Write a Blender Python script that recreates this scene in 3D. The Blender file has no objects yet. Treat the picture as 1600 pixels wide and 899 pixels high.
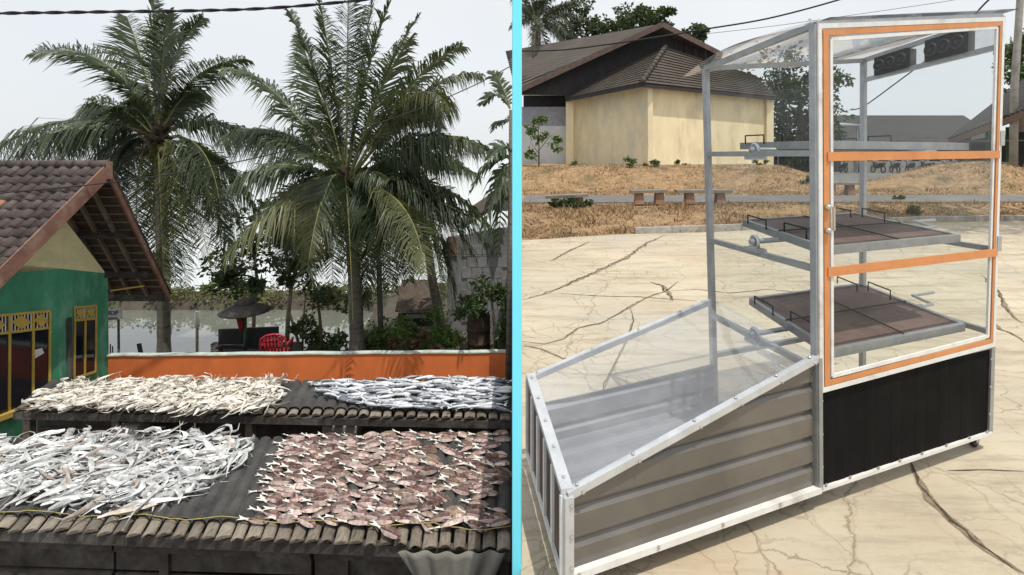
import bpy, math, random
from mathutils import Vector, Matrix, noise as mnoise
V = Vector
R = math.radians
scene = bpy.context.scene
col = scene.collection

# ------------------------------------------------------------------ camera
EYE, FPX, CX, CY = 1.6, 800.0, 870.0, 245.0
cam = bpy.data.cameras.new('camera')
cam.sensor_width = 36.0
cam.lens = FPX / 1600 * 36
cam.shift_x = -(CX - 800) / 1600
cam.shift_y = -(449.5 - CY) / 1600
cam.clip_start = 0.05
cam.clip_end = 6000
cam_o = bpy.data.objects.new('camera', cam)
col.objects.link(cam_o)
cam_o.location = (0, 0, EYE)
cam_o.rotation_euler = (R(90), 0, 0)
scene.camera = cam_o

# ------------------------------------------------------------------ light
SUN = V((0.22, -0.28, 0.93)).normalized()
SUN_EL = math.asin(SUN.z)
SUN_AZ = math.atan2(SUN.x, SUN.y)
w = bpy.data.worlds.new('World')
scene.world = w
w.use_nodes = True
nt = w.node_tree
for n in list(nt.nodes):
    nt.nodes.remove(n)
N = nt.nodes.new
out = N('ShaderNodeOutputWorld')
sky = N('ShaderNodeTexSky')
sky.sky_type = 'NISHITA'
sky.sun_disc = False
sky.sun_elevation = SUN_EL
sky.sun_rotation = SUN_AZ
sky.altitude = 0
sky.air_density = 1.0
sky.dust_density = 4.0
sky.ozone_density = 1.0
bgA = N('ShaderNodeBackground')
bgA.inputs[1].default_value = 0.11
nt.links.new(sky.outputs[0], bgA.inputs[0])
bgB = N('ShaderNodeBackground')           # even bright cloud veil
tc = N('ShaderNodeTexCoord')
nz = N('ShaderNodeTexNoise')
nz.inputs['Scale'].default_value = 1.6
nz.inputs['Detail'].default_value = 3
nz.inputs['Roughness'].default_value = 0.45
nt.links.new(tc.outputs['Generated'], nz.inputs['Vector'])
cr = N('ShaderNodeValToRGB')
cr.color_ramp.elements[0].position = 0.3
cr.color_ramp.elements[0].color = (0.82, 0.87, 0.915, 1)
cr.color_ramp.elements[1].position = 0.7
cr.color_ramp.elements[1].color = (0.97, 0.98, 0.985, 1)
nt.links.new(nz.outputs[0], cr.inputs[0])
nt.links.new(cr.outputs[0], bgB.inputs[0])
bgB.inputs[1].default_value = 1.0
mx = N('ShaderNodeMixShader')
mx.inputs[0].default_value = 0.85
nt.links.new(bgA.outputs[0], mx.inputs[1])
nt.links.new(bgB.outputs[0], mx.inputs[2])
nt.links.new(mx.outputs[0], out.inputs[0])

sun = bpy.data.lights.new('sun', 'SUN')
sun.energy = 3.2
sun.angle = R(0.6)
sun.color = (1.0, 0.95, 0.86)
sun_o = bpy.data.objects.new('sun', sun)
col.objects.link(sun_o)
sun_o.rotation_euler = (-SUN).to_track_quat('-Z', 'Y').to_euler()
sun_o.location = (5, 5, 20)

scene.view_settings.view_transform = 'Standard'
scene.view_settings.look = 'None'
scene.view_settings.exposure = 0.08
scene.view_settings.gamma = 1.0
scene.view_settings.use_curve_mapping = False
scene.cycles.transparent_max_bounces = 24
scene.cycles.max_bounces = 8

rng = random.Random(7)
def P(px, py, Y):
    return V(((px - CX) / FPX * Y, Y, EYE - (py - CY) / FPX * Y))
def onz(px, py, z):
    Y = (EYE - z) * FPX / (py - CY)
    return V(((px - CX) / FPX * Y, Y, z))
def lerp(a, b, t):
    return a + (b - a) * t
def smooth(a, b, x):
    t = max(0.0, min(1.0, (x - a) / (b - a)))
    return t * t * (3 - 2 * t)

# ------------------------------------------------------------------ materials
def ramp2(nt, fac, c0, c1, p0=0.3, p1=0.7):
    r = nt.nodes.new('ShaderNodeValToRGB')
    r.color_ramp.elements[0].position = p0
    r.color_ramp.elements[1].position = p1
    r.color_ramp.elements[0].color = (*c0, 1)
    r.color_ramp.elements[1].color = (*c1, 1)
    nt.links.new(fac, r.inputs[0])
    return r.outputs[0]
def mixc(nt, fac, a, b, mode='MIX'):
    m = nt.nodes.new('ShaderNodeMix')
    m.data_type = 'RGBA'
    m.blend_type = mode
    if isinstance(fac, (int, float)):
        m.inputs[0].default_value = fac
    else:
        nt.links.new(fac, m.inputs[0])
    for i, s in ((6, a), (7, b)):
        if isinstance(s, tuple):
            m.inputs[i].default_value = (*s, 1)
        else:
            nt.links.new(s, m.inputs[i])
    return m.outputs[2]
def noise_n(nt, scale, detail=4, rough=0.6, stretch=None, vec=None, dist=0.0):
    if vec is None:
        g = nt.nodes.new('ShaderNodeNewGeometry')
        vec = g.outputs['Position']
    if stretch:
        mp = nt.nodes.new('ShaderNodeMapping')
        mp.inputs['Scale'].default_value = stretch
        nt.links.new(vec, mp.inputs['Vector'])
        vec = mp.outputs[0]
    n = nt.nodes.new('ShaderNodeTexNoise')
    n.inputs['Scale'].default_value = scale
    n.inputs['Detail'].default_value = detail
    n.inputs['Roughness'].default_value = rough
    n.inputs['Distortion'].default_value = dist
    nt.links.new(vec, n.inputs['Vector'])
    return n.outputs[0]
def M(name, c, rough=0.7, metal=0.0, var=0.2, scale=6, bump=0.15, stain=None, stain_scale=1.2,
      stretch=None, spec=0.4, rnd=0.0, stain_lo=0.52, stain_hi=0.68):
    m = bpy.data.materials.new(name)
    m.use_nodes = True
    t = m.node_tree
    b = t.nodes['Principled BSDF']
    n1 = noise_n(t, scale, 6, 0.62, stretch)
    lo = tuple(max(0, x * (1 - var)) for x in c)
    hi = tuple(min(1, x * (1 + var)) for x in c)
    cc = ramp2(t, n1, lo, hi)
    if stain:
        n2 = noise_n(t, stain_scale, 5, 0.65, stretch)
        f = ramp2(t, n2, (0, 0, 0), (1, 1, 1), stain_lo, stain_hi)
        cc = mixc(t, f, cc, stain)
    if rnd:
        oi = t.nodes.new('ShaderNodeObjectInfo')
        mr = t.nodes.new('ShaderNodeMapRange')
        mr.inputs[3].default_value = 1 - rnd
        mr.inputs[4].default_value = 1 + rnd
        t.links.new(oi.outputs['Random'], mr.inputs[0])
        vm = t.nodes.new('ShaderNodeVectorMath')
        vm.operation = 'SCALE'
        t.links.new(cc, vm.inputs[0])
        t.links.new(mr.outputs[0], vm.inputs['Scale'])
        cc = vm.outputs[0]
    t.links.new(cc, b.inputs['Base Color'])
    b.inputs['Roughness'].default_value = rough
    b.inputs['Metallic'].default_value = metal
    b.inputs['Specular IOR Level'].default_value = spec
    if bump:
        bp = t.nodes.new('ShaderNodeBump')
        bp.inputs['Strength'].default_value = bump
        bp.inputs['Distance'].default_value = 0.02
        t.links.new(noise_n(t, scale * 3, 4, 0.6, stretch), bp.inputs['Height'])
        t.links.new(bp.outputs[0], b.inputs['Normal'])
    return m
def leafmat(name, c, c2, trans=0.3, rough=0.45, scale=2.0, spec=0.5):
    m = bpy.data.materials.new(name)
    m.use_nodes = True
    t = m.node_tree
    b = t.nodes['Principled BSDF']
    o = t.nodes['Material Output']
    cc = ramp2(t, noise_n(t, scale, 4, 0.6), c, c2, 0.35, 0.65)
    oi = t.nodes.new('ShaderNodeObjectInfo')
    mr = t.nodes.new('ShaderNodeMapRange')
    mr.inputs[3].default_value = 0.75
    mr.inputs[4].default_value = 1.3
    t.links.new(oi.outputs['Random'], mr.inputs[0])
    vm = t.nodes.new('ShaderNodeVectorMath')
    vm.operation = 'SCALE'
    t.links.new(cc, vm.inputs[0])
    t.links.new(mr.outputs[0], vm.inputs['Scale'])
    cc = vm.outputs[0]
    t.links.new(cc, b.inputs['Base Color'])
    b.inputs['Roughness'].default_value = rough
    b.inputs['Specular IOR Level'].default_value = spec
    tr = t.nodes.new('ShaderNodeBsdfTranslucent')
    t.links.new(mixc(t, 0.5, cc, (0.14, 0.2, 0.03)), tr.inputs[0])
    ms = t.nodes.new('ShaderNodeMixShader')
    ms.inputs[0].default_value = trans
    t.links.new(b.outputs[0], ms.inputs[1])
    t.links.new(tr.outputs[0], ms.inputs[2])
    t.links.new(ms.outputs[0], o.inputs[0])
    return m
def clearmat(name, tint=(0.93, 0.95, 0.95), refl=1.0, rough=0.03, haze=0.03, ior=1.5, smudge=True):
    m = bpy.data.materials.new(name)
    m.use_nodes = True
    t = m.node_tree
    for n in list(t.nodes):
        t.nodes.remove(n)
    o = t.nodes.new('ShaderNodeOutputMaterial')
    tr = t.nodes.new('ShaderNodeBsdfTransparent')
    tr.inputs[0].default_value = (*tint, 1)
    df = t.nodes.new('ShaderNodeBsdfDiffuse')
    df.inputs[0].default_value = (0.75, 0.75, 0.74, 1)
    a = t.nodes.new('ShaderNodeMixShader')
    if smudge:
        f = noise_n(t, 2.6, 6, 0.7, (1, 1, 2.2))
        mr = t.nodes.new('ShaderNodeMapRange')
        mr.inputs[1].default_value = 0.45
        mr.inputs[2].default_value = 0.75
        mr.inputs[3].default_value = haze * 0.7
        mr.inputs[4].default_value = haze * 1.7
        t.links.new(f, mr.inputs[0])
        t.links.new(mr.outputs[0], a.inputs[0])
    else:
        a.inputs[0].default_value = haze
    t.links.new(tr.outputs[0], a.inputs[1])
    t.links.new(df.outputs[0], a.inputs[2])
    gl = t.nodes.new('ShaderNodeBsdfGlossy')
    gl.inputs['Roughness'].default_value = rough
    fr = t.nodes.new('ShaderNodeLayerWeight')       # two-sided Schlick reflectance of a thin sheet
    fr.inputs[0].default_value = 0.5
    pw = t.nodes.new('ShaderNodeMath')
    pw.operation = 'POWER'
    pw.inputs[1].default_value = 5.0
    t.links.new(fr.outputs['Facing'], pw.inputs[0])
    mu = t.nodes.new('ShaderNodeMath')
    mu.operation = 'MULTIPLY_ADD'
    mu.inputs[1].default_value = 0.9 * refl
    mu.inputs[2].default_value = 0.035 * refl
    mu.use_clamp = True
    t.links.new(pw.outputs[0], mu.inputs[0])
    bp = t.nodes.new('ShaderNodeBump')
    bp.inputs['Strength'].default_value = 0.08
    bp.inputs['Distance'].default_value = 0.05
    t.links.new(noise_n(t, 3.0, 2, 0.5), bp.inputs['Height'])
    t.links.new(bp.outputs[0], gl.inputs['Normal'])
    b2 = t.nodes.new('ShaderNodeMixShader')
    t.links.new(mu.outputs[0], b2.inputs[0])
    t.links.new(a.outputs[0], b2.inputs[1])
    t.links.new(gl.outputs[0], b2.inputs[2])
    t.links.new(b2.outputs[0], o.inputs[0])
    return m

# ------------------------------------------------------------------ mesh helpers
class MB:
    def __init__(s):
        s.v, s.f, s.m = [], [], []
    def add(s, vs, fs, mi=0):
        k = len(s.v)
        s.v += [tuple(x) for x in vs]
        for f in fs:
            s.f.append(tuple(i + k for i in f))
            s.m.append(mi)
        return s
    def hexa(s, b, t, mi=0):
        return s.add(list(b) + list(t), [(3, 2, 1, 0), (4, 5, 6, 7), (0, 1, 5, 4), (1, 2, 6, 5), (2, 3, 7, 6), (3, 0, 4, 7)], mi)
    def box(s, c, size, rz=0, mi=0):
        hx, hy, hz = size[0] / 2, size[1] / 2, size[2] / 2
        c = V(c)
        m = Matrix.Rotation(rz, 3, 'Z')
        q = [c + m @ V((x, y, z)) for z in (-hz, hz) for x, y in ((-hx, -hy), (hx, -hy), (hx, hy), (-hx, hy))]
        return s.hexa(q[:4], q[4:], mi)
    def beam(s, a, b, wd, h, up=(0, 0, 1), mi=0):
        a, b = V(a), V(b)
        d = (b - a).normalized()
        up = V(up)
        sd = d.cross(up)
        if sd.length < 1e-4:
            sd = d.cross(V((0, 1, 0)))
        sd.normalize()
        n = sd.cross(d).normalized()
        o = [(-1, -1), (1, -1), (1, 1), (-1, 1)]
        q0 = [a + sd * (x * wd / 2) + n * (y * h / 2) for x, y in o]
        q1 = [b + sd * (x * wd / 2) + n * (y * h / 2) for x, y in o]
        return s.hexa(q0, q1, mi)
    def tube(s, pts, r, n=6, mi=0, caps=True):
        pts = [V(p) for p in pts]
        L = len(pts)
        rr = r if isinstance(r, (list, tuple)) else [r] * L
        k = len(s.v)
        prev = None
        for i, p in enumerate(pts):
            d = (pts[min(i + 1, L - 1)] - pts[max(i - 1, 0)])
            d = d.normalized() if d.length > 1e-9 else V((0, 0, 1))
            a = prev if prev is not None else (V((1, 0, 0)) if abs(d.x) < 0.8 else V((0, 1, 0)))
            x = (a - d * a.dot(d))
            x = x.normalized() if x.length > 1e-6 else d.orthogonal().normalized()
            prev = x
            y = d.cross(x)
            for j in range(n):
                t = 2 * math.pi * j / n
                s.v.append(tuple(p + (x * math.cos(t) + y * math.sin(t)) * rr[i]))
        for i in range(L - 1):
            for j in range(n):
                a0, a1 = k + i * n + j, k + i * n + (j + 1) % n
                s.f.append((a0, a1, a1 + n, a0 + n))
                s.m.append(mi)
        if caps:
            s.f.append(tuple(k + j for j in reversed(range(n))))
            s.m.append(mi)
            s.f.append(tuple(k + (L - 1) * n + j for j in range(n)))
            s.m.append(mi)
        return s
    def prism(s, poly, ext, mi=0):
        """polygon (list of points) extruded by vector ext"""
        n = len(poly)
        e = V(ext)
        a = [V(p) for p in poly]
        fs = [tuple(reversed(range(n))), tuple(range(n, 2 * n))]
        fs += [(i, (i + 1) % n, (i + 1) % n + n, i + n) for i in range(n)]
        return s.add(a + [p + e for p in a], fs, mi)
    def grid(s, fn, nu, nv, mi=0):
        k = len(s.v)
        for j in range(nv + 1):
            for i in range(nu + 1):
                s.v.append(tuple(fn(i / nu, j / nv)))
        for j in range(nv):
            for i in range(nu):
                a = k + j * (nu + 1) + i
                s.f.append((a, a + 1, a + nu + 2, a + nu + 1))
                s.m.append(mi)
        return s
    def lathe(s, prof, c, n=12, axis=None, mi=0):
        c = V(c)
        ax = V(axis) if axis else V((0, 0, 1))
        ax.normalize()
        x = ax.orthogonal().normalized()
        y = ax.cross(x)
        k = len(s.v)
        for r, h in prof:
            for j in range(n):
                t = 2 * math.pi * j / n
                s.v.append(tuple(c + ax * h + (x * math.cos(t) + y * math.sin(t)) * r))
        for i in range(len(prof) - 1):
            for j in range(n):
                a0, a1 = k + i * n + j, k + i * n + (j + 1) % n
                s.f.append((a0, a1, a1 + n, a0 + n))
                s.m.append(mi)
        s.f.append(tuple(k + j for j in reversed(range(n))))
        s.m.append(mi)
        s.f.append(tuple(k + (len(prof) - 1) * n + j for j in range(n)))
        s.m.append(mi)
        return s
    def mesh(s, name, mats, smooth_=False, origin=None):
        me = bpy.data.meshes.new(name)
        vs = s.v
        if origin is not None:
            o = V(origin)
            vs = [(x - o.x, y - o.y, z - o.z) for x, y, z in s.v]
        me.from_pydata(vs, [], s.f)
        mats = mats if isinstance(mats, (list, tuple)) else [mats]
        for m in mats:
            me.materials.append(m)
        if len(mats) > 1:
            me.polygons.foreach_set('material_index', s.m)
        if smooth_:
            me.polygons.foreach_set('use_smooth', [True] * len(me.polygons))
        me.update()
        return me
    def build(s, name, mats, parent=None, smooth_=False, origin=None):
        me = s.mesh(name, mats, smooth_, origin)
        o = bpy.data.objects.new(name, me)
        col.objects.link(o)
        if origin is not None:
            o.location = origin
        if parent is not None:
            adopt(o, parent)
        return o
WORLD = {}
def wm(o):
    m = Matrix.Translation(o.location)
    if o.parent is not None:
        m = wm(o.parent) @ o.matrix_parent_inverse @ m
    return m
def adopt(o, parent):
    o.parent = parent
    o.matrix_parent_inverse = wm(parent).inverted()
def tag(o, label=None, cat=None, group=None, kind=None):
    if label: o['label'] = label
    if cat: o['category'] = cat
    if group: o['group'] = group
    if kind: o['kind'] = kind
    return o
def thing(name, loc, label, cat, group=None):
    o = bpy.data.objects.new(name, None)
    o.empty_display_size = 0.2
    col.objects.link(o)
    o.location = loc
    return tag(o, label, cat, group)
def inst(name, mesh, loc, rot=(0, 0, 0), scale=(1, 1, 1)):
    o = bpy.data.objects.new(name, mesh)
    o.location = loc
    o.rotation_euler = rot
    o.scale = scale
    col.objects.link(o)
    return o

# materials used widely
m_alu = M('aluminium', (0.50, 0.51, 0.52), 0.38, 0.75, 0.12, 20, 0.05)
m_alug = M('grey_alu', (0.36, 0.37, 0.38), 0.42, 0.6, 0.15, 16, 0.05)
m_white = M('white_trim', (0.70, 0.69, 0.66), 0.45, 0, 0.10, 14, 0.05, stain=(0.46, 0.43, 0.38), stain_scale=6, stain_lo=.56, stain_hi=.72)
m_wood = M('weathered_wood', (0.17, 0.13, 0.10), 0.85, 0, 0.4, 9, 0.4, stretch=(3, 1, 3))
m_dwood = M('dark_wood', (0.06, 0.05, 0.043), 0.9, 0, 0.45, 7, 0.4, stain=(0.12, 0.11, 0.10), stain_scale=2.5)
m_conc = M('old_concrete', (0.33, 0.31, 0.28), 0.9, 0, 0.2, 5, 0.3, stain=(0.2, 0.19, 0.17), stain_scale=1.5)
m_black = M('black_paint', (0.012, 0.012, 0.013), 0.45, 0, 0.3, 10, 0.05)
m_cable = M('black_cable', (0.015, 0.015, 0.017), 0.6, 0, 0.2, 10, 0)
m_steel = M('zinc_screw', (0.55, 0.54, 0.50), 0.35, 0.9, 0.1, 30, 0)

# ================================================================== SETTING
# ---- right side terrain
def edgeX(Y):
    return -0.0690 * Y if Y > 2.0 else -0.138
def plaza_edge_Y(X):
    return 10.05 + 0.28 * X + 0.10 * math.sin(X * 1.3) if X < 9 else 12.5 + 0.1 * (X - 9)
def H(x, y):
    pe = plaza_edge_Y(x)
    if y <= pe:
        return -0.02
    h = 0.26 * smooth(pe, pe + 2.6, y)
    h += 0.04 * mnoise.noise(V((x * 0.9, y * 0.9, 0))) * smooth(pe, pe + 1, y)
    road = smooth(14.2, 14.7, y) * (1 - smooth(18.6, 19.0, y))
    bank = 0.95 * smooth(19.2, 22.6, y) * (1 - smooth(9.5, 13.0, x - 0.12 * (y - 22)))
    mound = 1.15 * math.exp(-((x - 17.5) / 3.6) ** 2 - ((y - 21.5) / 2.0) ** 2)
    h += bank + mound
    h += 0.06 * mnoise.noise(V((x * 0.6, y * 0.6, 4))) * smooth(19, 20, y) * (bank + mound > 0.05)
    h = lerp(h, 0.24, road)
    return h
m_dry = M('dry_grass_soil', (0.30, 0.195, 0.105), 0.95, 0, 0.35, 5, 0.6, stain=(0.16, 0.12, 0.06), stain_scale=0.9, stain_lo=0.5, stain_hi=0.66)
ys = [y * 0.33 for y in range(29, 90)] + [30 + 1.5 * i for i in range(0, 30)] + [80, 120, 200, 400, 900, 2500]
mb = MB()
def gx(i, y):
    x0 = edgeX(y)
    x1 = 1.25 * y + 6
    return x0 + (x1 - x0) * (i / 90)
rows = []
for y in ys:
    mb.v += [(gx(i, y), y, H(gx(i, y), y)) for i in range(91)]
for j in range(len(ys) - 1):
    for i in range(90):
        a = j * 91 + i
        mb.f.append((a, a + 1, a + 92, a + 91)); mb.m.append(0)
tag(mb.build('dry_grass_ground', m_dry, None, True), kind='structure')

# plaza (cracked pale concrete)
def plaza_mat():
    m = bpy.data.materials.new('cracked_concrete')
    m.use_nodes = True
    t = m.node_tree
    b = t.nodes['Principled BSDF']
    base = ramp2(t, noise_n(t, 0.7, 8, 0.65), (0.42, 0.355, 0.255), (0.57, 0.505, 0.385), 0.3, 0.7)
    base = mixc(t, ramp2(t, noise_n(t, 1.3, 6, 0.7, (0.6, 1.6, 1)), (0, 0, 0), (0.8, 0.8, 0.8), 0.54, 0.72), base, (0.35, 0.30, 0.235))
    base = mixc(t, ramp2(t, noise_n(t, 0.35, 5, 0.6), (0, 0, 0), (0.55, 0.55, 0.55), 0.58, 0.7), base, (0.55, 0.36, 0.20))
    base = mixc(t, ramp2(t, noise_n(t, 60, 3, 0.7), (0, 0, 0), (0.3, 0.3, 0.3), 0.55, 0.8), base, (0.26, 0.22, 0.17))
    base = mixc(t, ramp2(t, noise_n(t, 2.2, 8, 0.75, (0.35, 2.2, 1)), (0, 0, 0), (0.85, 0.85, 0.85), 0.50, 0.63), base, (0.33, 0.275, 0.205))
    base = mixc(t, ramp2(t, noise_n(t, 0.28, 6, 0.6), (0, 0, 0), (0.7, 0.7, 0.7), 0.50, 0.62), base, (0.42, 0.39, 0.33))
    base = mixc(t, ramp2(t, noise_n(t, 0.55, 7, 0.7, (0.5, 1.3, 1)), (0, 0, 0), (0.6, 0.6, 0.6), 0.54, 0.66), base, (0.44, 0.32, 0.20))
    base = mixc(t, ramp2(t, noise_n(t, 22, 4, 0.75), (0, 0, 0), (0.5, 0.5, 0.5), 0.62, 0.75), base, (0.24, 0.20, 0.15))
    # crack network
    g = t.nodes.new('ShaderNodeNewGeometry')
    nzv = t.nodes.new('ShaderNodeTexNoise')
    nzv.inputs['Scale'].default_value = 2.0
    nzv.inputs['Detail'].default_value = 6
    nzv.inputs['Roughness'].default_value = 0.6
    t.links.new(g.outputs['Position'], nzv.inputs['Vector'])
    vs = t.nodes.new('ShaderNodeVectorMath')
    vs.operation = 'SCALE'
    vs.inputs['Scale'].default_value = 0.42
    t.links.new(nzv.outputs[1], vs.inputs[0])
    va = t.nodes.new('ShaderNodeVectorMath')
    t.links.new(g.outputs['Position'], va.inputs[0])
    t.links.new(vs.outputs[0], va.inputs[1])
    outs = []
    for sc, wd, lo, hi, nsc in ((0.45, 0.007, 0.34, 0.50, 0.45), (1.0, 0.009, 0.36, 0.54, 0.5), (2.1, 0.010, 0.41, 0.55, 0.6), (4.6, 0.018, 0.48, 0.58, 0.4)):
        vo = t.nodes.new('ShaderNodeTexVoronoi')
        vo.voronoi_dimensions = '2D'
        vo.feature = 'DISTANCE_TO_EDGE'
        vo.inputs['Scale'].default_value = sc
        t.links.new(va.outputs[0], vo.inputs['Vector'])
        line = ramp2(t, vo.outputs['Distance'], (1, 1, 1), (0, 0, 0), 0.0, wd * (sc ** 0.55))
        mask = ramp2(t, noise_n(t, nsc, 3, 0.6), (0, 0, 0), (1, 1, 1), lo, hi)
        outs.append(mixc(t, 1.0, line, mask, 'MULTIPLY'))
    tot = mixc(t, 1.0, mixc(t, 1.0, mixc(t, 1.0, outs[0], outs[1], 'LIGHTEN'), outs[2], 'LIGHTEN'), outs[3], 'LIGHTEN')
    cc = mixc(t, mixc(t, 1.0, tot, (0.68, 0.68, 0.68), 'MULTIPLY'), base, (0.165, 0.12, 0.08))
    t.links.new(cc, b.inputs['Base Color'])
    b.inputs['Roughness'].default_value = 0.85
    b.inputs['Specular IOR Level'].default_value = 0.25
    bp = t.nodes.new('ShaderNodeBump')
    bp.inputs['Strength'].default_value = 0.35
    bp.inputs['Distance'].default_value = 0.01
    hgt = mixc(t, 0.75, ramp2(t, noise_n(t, 14, 7, 0.7), (0, 0, 0), (1, 1, 1)), mixc(t, 1.0, (1, 1, 1), tot, 'SUBTRACT'))
    t.links.new(hgt, bp.inputs['Height'])
    t.links.new(bp.outputs[0], b.inputs['Normal'])
    return m
m_plaza = plaza_mat()
mb = MB()
npz = 70
prof = []
for i in range(npz + 1):
    X = -0.72 + i * (24.0 / npz)
    prof.append(V((X, plaza_edge_Y(X) + 0.03 * mnoise.noise(V((X * 2, 0, 0))), 0)))
left = [V((edgeX(y), y, 0)) for y in (9.8, 8, 6, 4, 2.0)] + [V((-0.138, 1.0, 0)), V((-0.138, -3, 0))]
poly = prof + [V((23.3, -3, 0))] + list(reversed(left))
n = len(poly)
mb.add(poly, [tuple(reversed(range(n)))])
plaza = tag(mb.build('plaza', m_plaza), kind='structure')

# large open cracks in the plaza
m_crack = M('crack_dirt', (0.085, 0.064, 0.045), 1.0, 0, 0.5, 40, 0.6)
m_crumb = M('crack_crumbled_edge', (0.27, 0.21, 0.145), 1.0, 0, 0.4, 30, 0.8)
def crack(pts, wd, seed, branches=2):
    r = random.Random(seed)
    P3 = [onz(x, y, 0.004) for x, y in pts]
    dense = []
    for a, b in zip(P3[:-1], P3[1:]):
        k = max(2, int((b - a).length / 0.05))
        dense += [a.lerp(b, i / k) for i in range(k)]
    dense.append(P3[-1])
    m = MB()
    vs, off = [], 0
    L = len(dense)
    for i, p in enumerate(dense):
        d = (dense[min(i + 1, L - 1)] - dense[max(0, i - 1)]).normalized()
        s = V((-d.y, d.x, 0))
        off = off * 0.72 + r.uniform(-1, 1) * wd * 0.8
        ww = wd * (0.15 + 0.75 * r.random()) * min(1, 0.25 + 4 * min(i, L - 1 - i) / L)
        q = p + s * off
        vs += [q + s * ww / 2, q - s * ww / 2]
    m.add(vs, [(2 * i, 2 * i + 1, 2 * i + 3, 2 * i + 2) for i in range(L - 1)])
    m.build('crack', m_crack, plaza)
    m = MB()
    vs = []
    for i, p in enumerate(dense):                       # crumbled, dirt-filled edges
        d = (dense[min(i + 1, L - 1)] - dense[max(0, i - 1)]).normalized()
        s = V((-d.y, d.x, 0))
        f_ = min(1, 0.2 + 4 * min(i, L - 1 - i) / L)
        vs += [p + s * wd * f_ * r.uniform(.3, 1.25) - V((0, 0, .002)), p - s * wd * f_ * r.uniform(.3, 1.25) - V((0, 0, .002))]
    m.add(vs, [(2 * i, 2 * i + 1, 2 * i + 3, 2 * i + 2) for i in range(L - 1)])
    m.build('crack_edge', m_crumb, plaza)
crack([(1421, 716), (1432, 745), (1452, 780), (1490, 815), (1540, 858), (1602, 896)], 0.022, 1)
crack([(818, 468), (850, 460), (905, 437), (950, 417), (985, 398), (1010, 380), (1040, 367)], 0.035, 2)
crack([(816, 533), (850, 537), (880, 530), (905, 512), (940, 505), (985, 480), (1010, 465), (1040, 455), (1060, 440)], 0.014, 3)
crack([(985, 480), (990, 500), (975, 540), (950, 590), (930, 640)], 0.012, 4)
crack([(818, 540), (845, 545), (880, 560), (905, 560)], 0.010, 5)
crack([(860, 408), (890, 392), (920, 378)], 0.030, 6)
crack([(1550, 500), (1565, 515), (1580, 520), (1602, 535)], 0.016, 7)
crack([(1535, 430), (1560, 455), (1575, 485), (1590, 500), (1602, 505)], 0.022, 8)
crack([(1480, 735), (1530, 733), (1602, 736)], 0.006, 9)
crack([(1040, 455), (1090, 452), (1140, 458), (1200, 452), (1260, 458), (1330, 452)], 0.012, 10)
crack([(870, 458), (930, 462), (1000, 464), (1090, 470)], 0.012, 11)
crack([(1015, 440), (1035, 446), (1045, 456), (1052, 470)], 0.03, 12)

# terrace retaining wall between plaza level and fish yard
mb = MB()
tp = [(-0.142, -3), (-0.142, 1.95)] + [(-0.0712 * y, y) for y in (2.3, 4, 7, 10, 15, 20, 26, 32)]
for (x0, y0), (x1, y1) in zip(tp[:-1], tp[1:]):
    z0 = -0.12 if y0 > 9.9 else -0.01
    z1 = -0.12 if y1 > 9.9 else -0.01
    mb.hexa([(x0, y0, -4.6), (x1, y1, -4.6), (x1 + 0.3, y1, -4.6), (x0 + 0.3, y0, -4.6)],
            [(x0, y0, z0), (x1, y1, z1), (x1 + 0.3, y1, z1 - .02), (x0 + 0.3, y0, z0 - .02)])
tag(mb.build('retaining_wall', m_conc), 'long grey concrete retaining wall holding up the cracked plaza above the fish yard', 'wall')

# blue bar standing in for the flat strip between the two views
m_blue = M('sky_blue_paint', (0.19, 0.80, 0.97), 0.5, 0, 0.02, 3, 0)
mb = MB()
x0, x1, yy, dd = -0.1735, -0.1375, 1.985, 0.035
bw = 0.003
sec = [(x0 + bw, yy), (x1 - bw, yy), (x1, yy + bw), (x1, yy + dd - bw), (x1 - bw, yy + dd), (x0 + bw, yy + dd), (x0, yy + dd - bw), (x0, yy + bw)]
mb.prism([V((x, y, -2.9)) for x, y in reversed(sec)], (0, 0, 5.7))
tag(mb.build('divider_strip_bar', m_blue), 'tall slim sky blue bar standing in for the strip between the fish yard and plaza views', 'post')

# road and parking lot
m_asph = M('asphalt', (0.15, 0.145, 0.14), 0.9, 0, 0.15, 4, 0.3, stain=(0.22, 0.2, 0.17), stain_scale=0.6)
mb = MB()
def roadc(y0, y1):
    def f(u, v):
        x = lerp(-1.06, 40, u)
        return V((x, lerp(y0, y1, v) + 0.02 * x, 0.262))
    return f
mb.grid(roadc(14.9, 17.7), 40, 2)
tag(mb.build('road', m_asph), kind='structure')
mb = MB()
mb.add([(11.5, 19.6, 0.275), (15, 21.5, 0.275), (26, 28, 0.275), (34, 45, 0.275), (14, 45, 0.275), (13, 28, 0.275)], [(0, 1, 2, 3, 4, 5)])
lot = tag(mb.build('parking_lot', m_asph), kind='structure')

# ---- left side: yard, bank, pond, estuary
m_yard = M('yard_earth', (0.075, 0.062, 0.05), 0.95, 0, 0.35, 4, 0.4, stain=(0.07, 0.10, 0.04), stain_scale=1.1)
def HL(x, y):
    if y < 11.6: h = -2.9
    else: h = -2.9 - 1.6 * smooth(11.6, 13.0, y)
    right = smooth(-7.0, -5.0, x - 0.0 * y)          # the bank runs on beyond the second palm
    if y > 11.6:
        hr = -2.9 - 0.25 * smooth(11.6, 16, y)
        k = smooth(-6.2, -4.6, x + 0.16 * (y - 11.6))
        h = lerp(h, hr, k * (1 - smooth(19, 23, y)))
    far = smooth(17.0, 17.5, y) * (1 - smooth(18.6, 20.0, y))
    if far > 0:
        h = max(h, lerp(-4.5, -3.28 + 0.08 * mnoise.noise(V((x * 0.7, y, 2))), far))
    return h + 0.05 * mnoise.noise(V((x * 0.8, y * 0.8, 1)))
mb = MB()
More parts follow.
